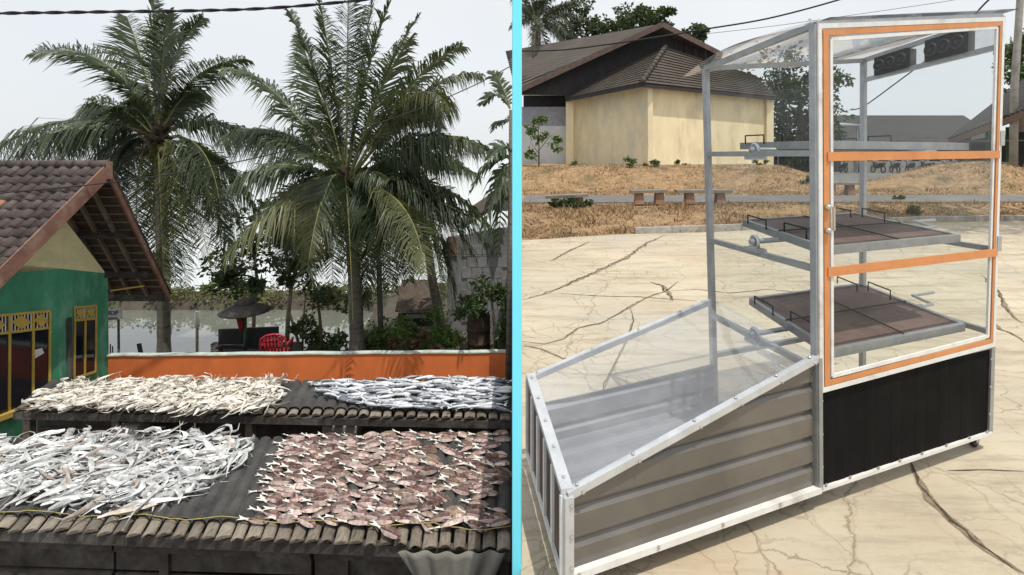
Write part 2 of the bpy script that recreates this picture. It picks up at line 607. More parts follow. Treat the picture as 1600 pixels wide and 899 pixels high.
ysl = [-3, 0, 2, 3.5] + [4.5 + 0.35 * i for i in range(50)] + [24, 30, 60, 150, 500, 2500]
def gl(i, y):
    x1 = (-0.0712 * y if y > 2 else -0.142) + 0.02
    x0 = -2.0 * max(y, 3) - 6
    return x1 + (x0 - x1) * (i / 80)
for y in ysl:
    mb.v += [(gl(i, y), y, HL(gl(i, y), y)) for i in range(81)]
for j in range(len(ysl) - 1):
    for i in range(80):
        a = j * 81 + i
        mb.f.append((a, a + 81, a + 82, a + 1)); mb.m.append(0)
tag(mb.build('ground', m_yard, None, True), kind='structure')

def watermat(name, c, c2, rough, bump, sc, ior=1.45):
    m = bpy.data.materials.new(name)
    m.use_nodes = True
    t = m.node_tree
    b = t.nodes['Principled BSDF']
    t.links.new(ramp2(t, noise_n(t, 0.25, 4, 0.6), c, c2), b.inputs['Base Color'])
    b.inputs['Roughness'].default_value = rough
    b.inputs['IOR'].default_value = ior
    b.inputs['Specular IOR Level'].default_value = 0.6
    bp = t.nodes.new('ShaderNodeBump')
    bp.inputs['Strength'].default_value = bump
    bp.inputs['Distance'].default_value = 0.03
    t.links.new(noise_n(t, sc, 3, 0.5, (1, 2.5, 1)), bp.inputs['Height'])
    t.links.new(bp.outputs[0], b.inputs['Normal'])
    return m
m_pond = watermat('pond_water', (0.13, 0.14, 0.115), (0.19, 0.20, 0.17), 0.03, 0.06, 1.6, 2.1)
m_estu = watermat('haze_toned_estuary_water', (0.50, 0.53, 0.53), (0.57, 0.60, 0.60), 0.25, 0.2, 0.5)  # distant haze and pale sky are put into this water's base colour
mb = MB()
mb.add([(-60, 11.6, -3.6), (-1.0, 11.6, -3.6), (-1.36, 18.2, -3.6), (-60, 18.2, -3.6)], [(0, 1, 2, 3)])
tag(mb.build('pond_water', m_pond), kind='structure')
mb = MB()
mb.add([(-90, 18.2, -3.62), (-1.4, 18.2, -3.62), (-190, 2500, -3.62), (-9000, 2500, -3.62)], [(0, 1, 2, 3)])
tag(mb.build('estuary_water', m_estu), kind='structure')

exec_marker = 0
# ================================================================== foliage tools
def leaf_cloud(mb, c, rad, n, size, r, shell=0.35, flat=0.0):
    c = V(c)
    for _ in range(n):
        while True:
            d = V((r.uniform(-1, 1), r.uniform(-1, 1), r.uniform(-1, 1)))
            if 0.02 < d.length < 1: break
        d = d.normalized() * (d.length ** shell)
        p = c + V((d.x * rad[0], d.y * rad[1], d.z * rad[2]))
        s = size * r.uniform(0.6, 1.4)
        a = V((r.gauss(0, 1), r.gauss(0, 1), r.gauss(0, 0.7) - 0.3)).normalized()
        b = a.cross(V((r.gauss(0, 1), r.gauss(0, 1), r.gauss(0, 1)))).normalized()
        q = a.cross(b) * s * 0.12
        mb.add([p, p + a * s * 0.5 + b * s * 0.28 + q, p + a * s, p + a * s * 0.5 - b * s * 0.28 + q],
               [(0, 1, 2), (0, 2, 3)])
def leafy_tree(name, label, base, limbs, clumps, n, size, mleaf, mbark, seed, cat='tree', group=None, smoothleaf=False):
    """limbs: list of (points, r0, r1); clumps: list of (centre, radii, weight)"""
    r = random.Random(seed)
    t = thing(name, base, label, cat, group)
    if limbs:
        b = MB()
        for pts, r0, r1 in limbs:
            k = len(pts)
            b.tube(pts, [lerp(r0, r1, i / (k - 1)) for i in range(k)], 7)
        b.build('trunk' if cat == 'tree' else 'stem', mbark, t, True)
    b = MB()
    tot = sum(c[2] for c in clumps)
    for c, rad, wgt in clumps:
        m = int(n * wgt / tot)
        c = V(c)
        k = max(3, m // 90)
        for _ in range(k):                       # sub-clumps leave gaps and dark cores
            o = V((r.gauss(0, .5) * rad[0], r.gauss(0, .5) * rad[1], r.gauss(0, .5) * rad[2]))
            f = r.uniform(0.22, 0.45)
            leaf_cloud(b, c + o, (rad[0] * f, rad[1] * f, rad[2] * f), m // k, size, r)
    b.build('crown' if cat == 'tree' else 'foliage', mleaf, t)
    return t
m_lf_dark = leafmat('leaf_dark', (0.025, 0.045, 0.018), (0.06, 0.09, 0.03), 0.25)
m_lf_mid = leafmat('leaf_mid', (0.045, 0.08, 0.025), (0.09, 0.14, 0.04), 0.3)
m_lf_lite = leafmat('leaf_bright', (0.08, 0.15, 0.03), (0.15, 0.24, 0.05), 0.35)
m_lf_yel = leafmat('leaf_yellow', (0.14, 0.14, 0.03), (0.22, 0.19, 0.05), 0.35)
m_bark = M('bark', (0.13, 0.105, 0.08), 0.9, 0, 0.35, 12, 0.6)
m_barkl = M('pale_bark', (0.26, 0.22, 0.17), 0.9, 0, 0.3, 12, 0.5)

# ------------------------------------------------------------------ palms
m_palm = leafmat('palm_leaf', (0.042, 0.062, 0.033), (0.090, 0.115, 0.060), 0.27, 0.42, 1.5, 0.5)
m_palmy = leafmat('palm_leaf_yellowing', (0.085, 0.10, 0.045), (0.17, 0.17, 0.075), 0.3, 0.4, 1.5)
m_rachis = M('frond_stalk', (0.20, 0.20, 0.08), 0.6, 0, 0.3, 6, 0.1)
m_palmtrunk = M('palm_trunk', (0.16, 0.145, 0.12), 0.9, 0, 0.3, 5, 0.8, stretch=(1, 1, 7), stain=(0.07, 0.065, 0.055), stain_scale=2.0)
m_fibre = M('palm_fibre', (0.05, 0.035, 0.022), 0.95, 0, 0.4, 14, 0.6)
m_coco = M('coconut', (0.10, 0.085, 0.03), 0.6, 0, 0.35, 6, 0.1)
def frond(root, base, ctrl, tip, leaf, mat, r, twist=0.0, droop=0.5, n=64, r0=0.03, wd=0.033, start=0.16):
    mb = MB()
    base, ctrl, tip = V(base), V(ctrl), V(tip)
    pts = []
    for i in range(15):
        t = i / 14
        pts.append(base * (1 - t) ** 2 + ctrl * 2 * t * (1 - t) + tip * t * t)
    mb.tube(pts, [lerp(r0, 0.004, (i / 14) ** 0.8) for i in range(15)], 4, 0)
    up = V((0, 0, 1))
    for i in range(n):
        t = start + (1 - start) * (i + 0.5) / n
        p = base * (1 - t) ** 2 + ctrl * 2 * t * (1 - t) + tip * t * t
        T = ((ctrl - base) * (1 - t) + (tip - ctrl) * t).normalized()
        S = T.cross(up)
        if S.length < 0.15:
            S = T.cross(V((0.4, 1, 0)))
        S.normalize()
        Nn = S.cross(T).normalized()
        tw = twist + 0.25 * math.sin(t * 5 + twist * 3)
        tw += 0.14 * math.sin(t * 31 + twist * 7) + 0.10 * math.sin(t * 57)      # leaflets bunch and fan
        S2 = S * math.cos(tw) + Nn * math.sin(tw)
        N2 = S2.cross(T)
        prof = min(1.0, 0.35 + 3.2 * (t - start)) * (1 - 0.72 * max(0, t - 0.55) / 0.45)
        for sg in (-1, 1):
            if r.random() < 0.06: continue
            L = leaf * prof * r.uniform(0.65, 1.2)
            d = (S2 * sg * 0.9 + T * r.uniform(0.45, 0.75) + N2 * 0.18 + V((r.gauss(0, .09), r.gauss(0, .09), r.gauss(0, .09)))).normalized()
            dr = droop * r.uniform(0.6, 1.4)
            p1 = p + d * L * 0.45 + V((0, 0, -L * 0.16 * dr))
            p2 = p + d * L * 0.72 + V((0, 0, -L * 0.85 * dr))
            wv = T.cross(d)
            wv = (T * 0.8 + wv.normalized() * 0.4).normalized() * wd * 0.5
            mb.add([p - wv * 0.6, p + wv * 0.6, p1 + wv, p1 - wv, p2], [(0, 1, 2, 3), (3, 2, 4)], 1)
    return mb.build('frond', [m_rachis, mat], root)
def palm(label, base, crownpx, Yc, trunkr, fr, leaf, seed, midshift=0.0, coconuts=6, group='coconut palms behind the orange wall'):
    r = random.Random(seed)
    c = P(crownpx[0], crownpx[1], Yc)
    t = thing('palm_tree', base, label, 'palm tree', group)
    base = V(base)
    tr = MB()
    pts, rad = [], []
    for i in range(25):
        k = i / 24
        p = base.lerp(c, k)
        p.x += midshift * math.sin(k * math.pi)
        pts.append(p)
        rad.append(trunkr * (1.0 + 0.55 * max(0, 0.12 - k) / 0.12 - 0.25 * k) * (1.05 if i % 2 else 0.97))
    tr.tube(pts, rad, 12)
    tr.build('trunk', m_palmtrunk, t, True)
    fb = MB()
    for i in range(26):                              # old leaf bases around the crown shaft
        a = r.uniform(0, 6.28)
        h = r.uniform(-0.45, 0.25)
        o = V((math.cos(a), math.sin(a), 0))
        q = c + o * 0.10 + V((0, 0, h))
        fb.tube([q, q + o * 0.18 + V((0, 0, 0.16)), q + o * 0.38 + V((0, 0, 0.22))], [0.07, 0.045, 0.02], 5)
    fb.lathe([(0.10, -0.6), (0.20, -0.3), (0.23, 0), (0.15, 0.3), (0.04, 0.55)], c, 10)
    fb.build('crown_shaft', m_fibre, t, True)
    for i in range(coconuts):
        a = r.uniform(0, 6.28)
        q = c + V((math.cos(a) * 0.27, math.sin(a) * 0.27, r.uniform(-0.42, -0.12)))
        cb = MB().lathe([(0.02, -.12), (.075, -.08), (.1, 0), (.075, .08), (.02, .12)], q, 9)
        cb.build('coconut', m_coco, t, True)
    for (tx, ty, kx, ky, dY, dr, tw, yel) in fr:
        tip = P(tx, ty, Yc + dY)
        ct = P(kx, ky, Yc + dY * 0.45)
        b0 = c + (ct - c).normalized() * 0.12
        frond(t, b0, ct, tip, leaf * r.uniform(0.9, 1.15), m_palmy if yel else m_palm, r, tw, dr, n=150)
        if ty > 120 and r.random() < .85:
            j = lambda q: q + r.uniform(-34, 34)
            dY2 = dY + r.uniform(-1.0, 1.0)
            if tx < 300 and ty > 250: dY2 = max(dY2, .5)
            frond(t, b0, P(j(kx), j(ky), Yc + dY2 * .45), P(j(tx), j(ty) + 15, Yc + dY2), leaf * r.uniform(.8, 1.05), m_palmy if r.random() < .15 else m_palm, r, tw + r.uniform(-.5, .5), dr * 1.15, n=130)
    for i in range(10):                              # younger inner leaves filling the crown
        a = r.uniform(0, 6.28)
        el = r.uniform(0.2, 1.3)
        d = V((math.cos(a) * math.cos(el), math.sin(a) * math.cos(el), math.sin(el)))
        L = r.uniform(1.2, 2.0)
        frond(t, c + d * .1, c + d * L * .6 + V((0, 0, .3)), c + d * L + V((0, 0, -.25)), leaf * .8, m_palm, r, r.uniform(-.8, .8), .4, n=70)
    return t
# fronds: tip px, control px (Bezier), depth of tip, droop, twist, yellowing
PALM1 = [
 (240, -12, 238, 100, 0.3, 0.1, 0.8, 0), (198, 26, 228, 95, 0.8, 0.15, 0.4, 0), (318, 28, 262, 70, 0.5, 0.25, 0.5, 0),
 (52, 82, 185, 55, -0.5, 0.25, 0.7, 0), (262, 20, 252, 90, -0.8, .15, -.9, 0),
 (384, 92, 290, 95, -0.4, 0.45, 0.4, 0), (-4, 236, 110, 150, -0.6, 0.9, 0.15, 0), (136, 172, 190, 150, 1.2, 0.6, 0.3, 0),
 (160, 300, 180, 185, 0.9, 0.8, 0.2, 0), (398, 214, 315, 165, 0.6, 0.8, 0.1, 0), (345, 330, 330, 195, -1.1, 0.8, 0.25, 0),
 (256, 445, 246, 215, -0.55, 0.5, 0.6, 1), (330, 425, 290, 215, -1.2, 0.6, 0.35, 1), (215, 420, 205, 215, 0.9, 0.6, -0.4, 0),
 (290, 455, 280, 235, -0.8, 0.5, 0.5, 0), (400, 330, 350, 225, 1.1, 0.8, 0.2, 0), (175, 400, 170, 205, 0.9, 0.7, 0.2, 0),
 (362, 400, 320, 245, 1.3, 0.7, 0.1, 0), (275, 440, 262, 240, 1.6, 0.5, -0.5, 0), (100, 235, 170, 168, 1.6, 0.9, 0.1, 0)]
PALM2 = [
 (452, 18, 505, 120, -0.5, 0.25, 0.5, 0), (497, -10, 522, 110, 0.5, 0.2, -0.6, 0), (545, -40, 542, 90, -0.9, 0.15, 0.9, 0),
 (586, -20, 560, 110, 0.9, 0.2, 0.6, 0), (618, -15, 566, 100, -0.3, 0.2, -0.7, 0), (655, 25, 610, 80, 1.1, 0.25, 0.4, 0), (470, 60, 500, 150, 1.4, .3, .3, 0), (640, 60, 590, 130, -1.4, .3, -.3, 0),
 (722, 72, 645, 95, -0.2, 0.35, 0.45, 0), (752, 118, 670, 100, 0.9, 0.6, 0.3, 0), (704, 172, 655, 80, -1.2, 0.7, 0.3, 1),
 (352, 108, 425, 105, -0.6, 0.5, 0.4, 0), (348, 222, 440, 160, 0.7, 0.9, 0.1, 0), (362, 292, 430, 225, -0.8, 0.8, 0.15, 0),
 (352, 402, 455, 270, -1.2, 0.7, 0.3, 1), (482, 408, 505, 260, -1.4, 0.6, 0.4, 1), (756, 230, 670, 185, -0.7, 0.8, 0.15, 0),
 (748, 275, 650, 205, 0.9, 0.8, 0.15, 0), (762, 350, 680, 255, 0.6, 0.6, 0.2, 0), (735, 400, 650, 250, -0.8, 0.7, 0.2, 0),
 (660, 440, 620, 255, -1.5, 0.6, 0.4, 1), (705, 450, 660, 270, -0.6, 0.7, 0.3, 0), (610, 450, 590, 260, -1.2, 0.6, -0.4, 0),
 (520, 460, 515, 260, -0.9, 0.6, 0.5, 1), (440, 400, 460, 250, 1.0, 0.8, 0.2, 0), (570, 470, 560, 270, 0.9, 0.6, 0.5, 1),
 (640, 440, 630, 250, 1.4, 0.7, 0.1, 0), (690, 200, 630, 120, 1.5, 0.7, 0.2, 0), (470, 440, 480, 280, 0.5, 0.6, 0.3, 0), (720, 330, 640, 240, 1.6, .8, .1, 0)]
palm('coconut palm with slim grey trunk rising behind the roof of the green house', (P(256, 556, 12.4).x, 12.4, -3.8), (247, 218), 12.4, 0.145, PALM1, 1.15, 11, 0.05, 3)
palm('large full coconut palm with thick trunk standing behind the middle of the orange wall', (P(558, 556, 11.2).x, 11.2, -2.95), (541, 292), 11.2, 0.155, PALM2, 1.12, 12, 0.06, 9)

# ------------------------------------------------------------------ pond side trees and shrubs
leafy_tree('shade_tree', 'slender multi stemmed tree with pale trunks and dark leaves at the pond edge', (P(452, 560, 12.6).x, 12.6, -3.4),
  [([P(447, 578, 12.6), P(450, 500, 12.6), P(455, 450, 12.6), P(448, 400, 12.7), P(430, 350, 12.8)], 0.06, 0.03),
   ([P(478, 578, 12.6), P(462, 520, 12.6), P(452, 488, 12.6)], 0.04, 0.03), ([P(455, 450, 12.6), P(468, 400, 12.6), P(475, 350, 12.6)], 0.045, 0.02),
   ([P(472, 570, 12.8), P(474, 500, 12.8), P(478, 460, 12.8)], 0.03, 0.02), ([P(395, 560, 12.9), P(397, 490, 12.9), P(402, 440, 12.9), P(395, 380, 12.9)], 0.05, 0.03)],
  [(P(400, 400, 12.8), (1.0, 0.7, 0.8), 3), (P(430, 350, 12.8), (0.9, 0.7, 0.6), 2), (P(465, 390, 12.7), (0.6, 0.6, 0.7), 2), (P(360, 420, 12.9), (0.5, 0.5, 0.55), 1.2), (P(410, 445, 12.7), (.6, .4, .3), .8)],
  2600, 0.15, m_lf_dark, m_barkl, 21)
leafy_tree('shrub', 'dark tangled shrub overhanging the pond beside the large palm', (P(500, 560, 12.0).x, 12.0, -3.2), [([P(505, 565, 12), P(500, 500, 12), P(495, 450, 12)], 0.05, 0.02)],
  [(P(500, 455, 12.2), (0.55, 0.6, 0.5), 2), (P(490, 520, 12.2), (0.5, 0.6, 0.5), 2), (P(520, 540, 12.2), (0.5, 0.6, 0.35), 2)], 2300, 0.11, m_lf_mid, m_bark, 22, 'shrub')
leafy_tree('shrub', 'bright green bush growing right behind the orange wall between palm trunks', (P(610, 556, 11.9).x, 11.9, -2.95), [],
  [(P(590, 522, 11.9), (0.6, 0.4, 0.42), 2), (P(640, 512, 12.2), (0.6, 0.5, 0.42), 2), (P(680, 530, 12.0), (0.55, 0.4, 0.3), 2), (P(565, 535, 11.9), (0.3, 0.3, 0.25), 1)], 4200, 0.085, m_lf_lite, m_bark, 23, 'shrub')
leafy_tree('shrub', 'low reddish leaved bush just behind the orange wall', (P(635, 556, 11.3).x, 11.3, -2.95), [],
  [(P(630, 538, 11.3), (0.42, 0.25, 0.2), 1), (P(655, 540, 11.3), (0.3, 0.25, 0.18), 1)], 700, 0.08, leafmat('leaf_red', (0.10, 0.07, 0.03), (0.22, 0.08, 0.05), .3), m_bark, 24, 'shrub')
leafy_tree('shrub', 'leafy shrub against the grey block house', (P(775, 556, 11.3).x, 11.3, -2.95), [([P(775, 560, 11.3), P(772, 500, 11.3), P(765, 450, 11.3)], 0.04, 0.02)],
  [(P(775, 455, 11.3), (0.5, 0.45, 0.45), 2), (P(745, 480, 11.5), (0.4, 0.4, 0.4), 1), (P(785, 510, 11.3), (0.35, 0.4, 0.4), 1)], 1700, 0.11, m_lf_mid, m_bark, 25, 'shrub')
# thin and leaning trunks behind the wall
def bare_palm(label, pts, r0, r1, seed, tips):
    t = thing('palm_tree', pts[0], label, 'palm tree', 'coconut palms behind the orange wall')
    k = len(pts)
    MB().tube(pts, [lerp(r0, r1, i / (k - 1)) for i in range(k)], 9).build('trunk', m_palmtrunk, t, True)
    r = random.Random(seed)
    c = pts[-1]
    for (tx, ty, kx, ky, dY) in tips:
        frond(t, c, P(kx, ky, c.y + dY * .4), P(tx, ty, c.y + dY), 0.55, m_palm, r, r.uniform(-.3, .5), 0.6, n=50)
bare_palm('thin straight palm trunk beside the bright green bush', [P(596, 560, 12.0), P(594, 480, 12.0), P(592, 400, 12.1), P(592, 350, 12.1)], 0.07, 0.055, 31,
  [(560, 440, 575, 340, 0.8), (630, 430, 615, 335, 1.0), (600, 480, 600, 360, 1.2), (545, 400, 560, 330, 1.5)])
bare_palm('leaning palm trunk beside the brown hut', [P(694, 540, 13.0), P(688, 500, 13.0), P(676, 440, 13.1), P(668, 380, 13.2)], 0.14, 0.10, 32,
  [(640, 440, 650, 350, 0.8), (720, 450, 700, 350, 0.4), (690, 470, 685, 370, 1.2)])
# feathery palm hanging in from the right, beside the retaining wall
rr = random.Random(41)
rt = thing('palm_tree', (P(794, 560, 9.4).x, 9.4, -2.9), 'small broad leaved palm hanging over the yard next to the retaining wall', 'palm tree')
MB().tube([(P(794, 560, 9.4).x, 9.4, -2.92), P(797, 400, 9.4), P(798, 260, 9.4), P(798, 172, 9.4)], [0.06, 0.05, 0.04, 0.03], 8).build('trunk', m_palmtrunk, rt, True)
for (bx, by, kx, ky, tx, ty, dY, L, dr) in ((797, 170, 775, 130, 752, 165, -0.3, 0.42, .25), (797, 170, 782, 120, 768, 112, .2, 0.4, .2), (797, 250, 775, 225, 735, 300, 0.2, 0.5, .5),
    (797, 260, 780, 250, 752, 375, -0.2, 0.5, .6), (797, 255, 785, 250, 778, 400, 0.3, 0.48, .6), (797, 300, 785, 280, 765, 405, 0.1, 0.45, .6), (797, 240, 790, 215, 762, 250, -.3, .5, .4), (797, 190, 790, 180, 770, 205, .3, .35, .3)):
    frond(rt, P(bx, by, 9.4), P(kx, ky, 9.4 + dY * .5), P(tx, ty, 9.4 + dY), L, m_palm, rr, rr.uniform(0.2, .8), dr, n=26, wd=0.06, r0=0.02, start=.05)

# far bank vegetation
mb = MB()
r = random.Random(51)
for _ in range(150):
    px = r.uniform(120, 800)
    x = (px - CX) / FPX * 17.9
    leaf_cloud(mb, (x, r.uniform(17.3, 18.6), -3.2 + r.uniform(-0.1, 0.15)), (0.5, 0.3, r.uniform(0.1, 0.3)), 45, 0.12, r)
tag(mb.build('bank_vegetation', leafmat('bank_leaf', (0.07, 0.08, 0.03), (0.16, 0.15, 0.06), .3)), 'low weeds and grass along the far bank of the pond', 'weeds', kind='stuff')
for i, (px, ytop, w_) in enumerate(((190, 462, 0.6), (215, 455, 0.7), (365, 440, 0.9), (330, 452, 0.6), (520, 445, 1.0))):
    leafy_tree('shrub', 'pale green bush growing on the far bank of the pond', (P(px, 470, 18.0).x, 18.0, -3.3), [],
      [(P(px, ytop + 8, 18.0), (w_ * .8, 0.5, 0.45), 1)], 500, 0.16, m_lf_mid, m_bark, 60 + i, 'shrub', 'bushes on the far pond bank')
exec_marker = 1
# ================================================================== GREEN HOUSE
m_tile = M('roof_tile', (0.070, 0.053, 0.048), 0.75, 0, 0.35, 9, 0.3, stain=(0.12, 0.098, 0.088), stain_scale=4, rnd=0.3)
m_tile_r = M('roof_tile_new', (0.33, 0.16, 0.10), 0.8, 0, 0.25, 9, 0.3)
m_barge = M('barge_board', (0.19, 0.095, 0.07), 0.8, 0, 0.3, 5, 0.3, stain=(0.26, 0.19, 0.14), stain_scale=3)
m_under = M('tile_underside', (0.075, 0.052, 0.042), 0.9, 0, 0.4, 6, 0.3)
m_raft = M('rafter_wood', (0.20, 0.15, 0.10), 0.85, 0, 0.35, 6, 0.3)
m_green = M('green_wall_paint', (0.060, 0.27, 0.15), 0.8, 0, 0.22, 4, 0.2, stain=(0.18, 0.38, 0.28), stain_scale=2.6, stretch=(1, 1, 0.5))
m_yellow = M('cream_wall_paint', (0.74, 0.67, 0.38), 0.85, 0, 0.12, 3, 0.1, stain=(0.58, 0.52, 0.30), stain_scale=1.6)
m_ywood = M('yellow_frame', (0.48, 0.34, 0.07), 0.6, 0, 0.15, 8, 0.05)
m_navy = M('dark_window_glass', (0.008, 0.012, 0.022), 0.08, 0, 0.2, 2, 0.0, spec=0.6)
A = P(166, 262, 9.0)
FOOT = P(0, 425, 7.5)
Dn = (FOOT - A)
Efoot = P(262, 460, 11.3)
Dr = Efoot - A
U = V((-1, 0, 0))
house = thing('green_house', (-9.5, 8.8, -2.9), 'green and cream village house with dark tiled gable roof beside the fish racks', 'house')
def roofz(y):
    return A.z + (y - A.y) / (FOOT.y - A.y) * (FOOT.z - A.z)
# roof body
nf = Dn.normalized().cross(U).normalized()
if nf.z < 0: nf = -nf
rb = MB()
rb.hexa([A - nf * .05, A + Dn * 1.35 - nf * .05, A + Dn * 1.35 + U * 3.4 - nf * .05, A + U * 3.4 - nf * .05],
        [A - nf * .01, A + Dn * 1.35 - nf * .01, A + Dn * 1.35 + U * 3.4 - nf * .01, A + U * 3.4 - nf * .01])
nr = Dr.normalized().cross(U).normalized()
if nr.z < 0: nr = -nr
rb.hexa([A - nr * .03, Efoot - nr * .03, Efoot + U * 3.4 - nr * .03, A + U * 3.4 - nr * .03],
        [A + nr * .02, Efoot + nr * .02, Efoot + U * 3.4 + nr * .02, A + U * 3.4 + nr * .02])
roof = rb.build('roof', m_under, house)
# pantiles, one by one
def tile_mesh(mat):
    t = MB()
    prof = [(-.115, .012), (-.085, .0), (-.045, .004), (-.01, .032), (.03, .05), (.07, .042), (.105, .012)]
    a = [V((x, -.0, z + .022)) for x, z in prof] + [V((x, .235, z)) for x, z in prof]
    b = [p - V((0, 0, .014)) for p in a]
    n = len(prof)
    fs = []
    for i in range(n - 1):
        fs.append((i, i + 1, n + i + 1, n + i))
        fs.append((2 * n + i + 1, 2 * n + i, i, i + 1)[::-1])
    t.add(a + b, fs)
    me = t.mesh('tile', mat, True)
    return me
tm, tm2 = tile_mesh(m_tile), tile_mesh(m_tile_r)
dd_ = Dn.normalized()
xx = -U
zz = nf
Mrot = Matrix((xx, -dd_, zz)).transposed()
if Mrot.determinant() < 0:
    Mrot = Matrix((-xx, -dd_, zz)).transposed()
r = random.Random(3)
e_ = Mrot.to_euler()
row_h, col_w = 0.185, 0.205
for j in range(14):
    for i in range(15):
        p = A + dd_ * (0.24 + j * row_h) + U * (0.10 + i * col_w + (0.0)) + nf * 0.012
        if j == 13 and i > 9: continue
        o = inst('tile', tm2 if (i, j) in ((5, 4), (2, 9), (9, 6)) else tm, p + nf * r.uniform(0, .006))
        o.rotation_euler = (e_.x + r.gauss(0, .012), e_.y + r.gauss(0, .02), e_.z + r.gauss(0, .025))
        adopt(o, roof)
# ridge caps
for i in range(12):
    c0 = A + U * (i * 0.29 - 0.03) + V((0, 0, 0.055))
    MB().tube([c0, c0 + U * 0.05, c0 + U * 0.31], [0.085, 0.075, 0.066], 8).build('ridge_tile', m_tile, roof, True)
# rear verge tiles (edge profile)
for i in range(15):
    c0 = A + Dr * (i / 15.0) + nr * 0.035 + U * .03
    MB().beam(c0, c0 + Dr * (1 / 14.0), 0.16, 0.03, nr).build('verge_tile', m_tile, roof)
# barge boards, ridge post, rafters, battens, purlins
MB().beam(A + V((.03, 0, -.06)), A + Dn * 1.35 + V((.03, 0, -.06)), 0.035, 0.21, (0, 0, 1)).build('barge_board', m_barge, roof)
MB().beam(A + V((.03, 0, -.05)), Efoot + V((.03, 0, -.05)), 0.035, 0.15, (0, 0, 1)).build('barge_board', m_barge, roof)
MB().box(A + V((.055, 0, -.05)), (0.03, 0.10, 0.30)).build('ridge_end', m_barge, roof)
for k in range(1, 9):
    o = U * (0.36 * k) - nr * .085
    MB().beam(A + o, Efoot + o, 0.05, 0.07, nr).build('rafter', m_raft, roof)
bt = MB()
for k in range(1, 17):
    o = A + Dr * (k / 16.5) - nr * .045
    bt.beam(o, o + U * 3.3, 0.03, 0.022, nr)
bt.build('batten', m_raft, roof)
for t_ in (0.43, 0.76):
    o = A + Dr * t_ - nr * .15
    MB().beam(o + U * .05, o + U * 3.3, 0.07, 0.12, nr).build('purlin', m_dwood, roof)
o = A + Dr * 0.985 - nr * .12
MB().beam(o, o + U * 3.3, 0.05, 0.16, (0, 0, 1)).build('eave_board', m_dwood, roof)
o = A + Dr * 0.86 - nr * .16
MB().beam(o + U * .25, o + U * .95 + V((0, 0, -.1)), 0.03, 0.03).build('lath', m_ywood, roof)
# walls
WA, WC, WB = V((-8.74, 7.0, 0)), V((-8.55, 8.85, 0)), V((-8.705, 9.85, 0))
def wp(px, py, a, b, off=0.0):
    k = (px - CX) / FPX
    d = b - a
    # point a + s d with x = k y
    s = (k * a.y - a.x) / (d.x - k * d.y)
    q = a + d * s
    n = V((d.y, -d.x, 0)).normalized()
    if n.x < 0: n = -n
    z = EYE - (py - CY) / FPX * q.y
    return V((q.x, q.y, z)) + n * off
def wall_piece(name, pl, a, b, mat, thick=0.14):
    d = b - a
    n = V((d.y, -d.x, 0)).normalized()
    if n.x < 0: n = -n
    return MB().prism([wp(x, y, a, b) - n * thick for x, y in pl], n * thick).build(name, mat, house)
def z1(px, y3):          # helper for wall tops under the roof
    q = wp(px, 300, WA, WC)
    return CY + (EYE - (roofz(q.y) - 0.13)) * FPX / q.y
tl = [(px, z1(px, 0)) for px in (-100, -50, 0, 50, 97)]
wall_piece('wall', [(-100, 405), (97, 420)] + list(reversed([t for t in tl if t[0] > -60])) + [(-100, 404)], WA, WC, m_yellow)
wall_piece('wall', [(-100, 860), (97, 742), (97, 420), (-100, 405)], WA, WC, m_green)
wall_piece('wall', [(97, 420), (163, 427), (163, 424), (97, 338)], WC, WB, m_yellow)
wall_piece('wall', [(97, 745), (163, 690), (163, 427), (97, 420)], WC, WB, m_green)
rw = MB()
rw.beam(WB + V((-.1, 0, -2.9)), WB + V((-.1, 0, -0.75)), 0.18, 0.18)
rw.build('corner_post', m_green, house)
# windows
def window(a, b, x0, x1, top, tr, bot, mull, diam, bars):
    def line(xy, x):          # linear in px
        (xa, ya), (xb, yb) = xy
        return ya + (yb - ya) * (x - xa) / (xb - xa)
    g = MB()
    g.hexa([wp(x0, line(bot, x0), a, b, -.01), wp(x1, line(bot, x1), a, b, -.01), wp(x1, line(top, x1), a, b, -.01), wp(x0, line(top, x0), a, b, -.01)],
           [wp(x0, line(bot, x0), a, b, .012), wp(x1, line(bot, x1), a, b, .012), wp(x1, line(top, x1), a, b, .012), wp(x0, line(top, x0), a, b, .012)])
    wn = g.build('window', m_navy, house)
    nrm = (wp(x0, 500, a, b, 1) - wp(x0, 500, a, b, 0))
    f = MB()
    for ln in (top, tr, bot):
        f.beam(wp(x0, line(ln, x0), a, b, .025), wp(x1, line(ln, x1), a, b, .018), 0.04, 0.018, nrm)
    for x in [x0, x1] + mull:
        f.beam(wp(x, line(top, x), a, b, .027), wp(x, line(bot, x), a, b, .019), 0.03, 0.018, nrm)
    f.build('frame', m_ywood, wn)
    for x, hw in diam:
        ym = (line(top, x) + line(tr, x)) / 2
        hh = (line(tr, x) - line(top, x)) * 0.40
        q = [wp(x - hw, ym, a, b, .02), wp(x, ym + hh, a, b, .02), wp(x + hw, ym, a, b, .02), wp(x, ym - hh, a, b, .02)]
        MB().prism(q, nrm * .015).build('diamond', m_ywood, wn)
    bm = MB()
    x = x0 + 2
    while x < x1 - 1:
        bm.beam(wp(x, line(top, x) + 2, a, b, .016), wp(x, line(tr, x) - 2, a, b, .016), 0.012, 0.012, nrm)
        x += bars
    bm.build('grille', m_white, wn)
    return wn
w1 = window(WA, WC, -60, 76, [(0, 493), (77, 486)], [(0, 521), (77, 512)], [(0, 652), (76, 628)], [13, 50], [(-8, 14), (31, 15), (62, 11)], 5.0)
MB().prism([wp(52, 547, WA, WC, .02), wp(53, 560, WA, WC, .02), wp(67, 552, WA, WC, .02), wp(64, 544, WA, WC, .02)], (.003, 0, 0)).build('paper_notice', m_white, w1)
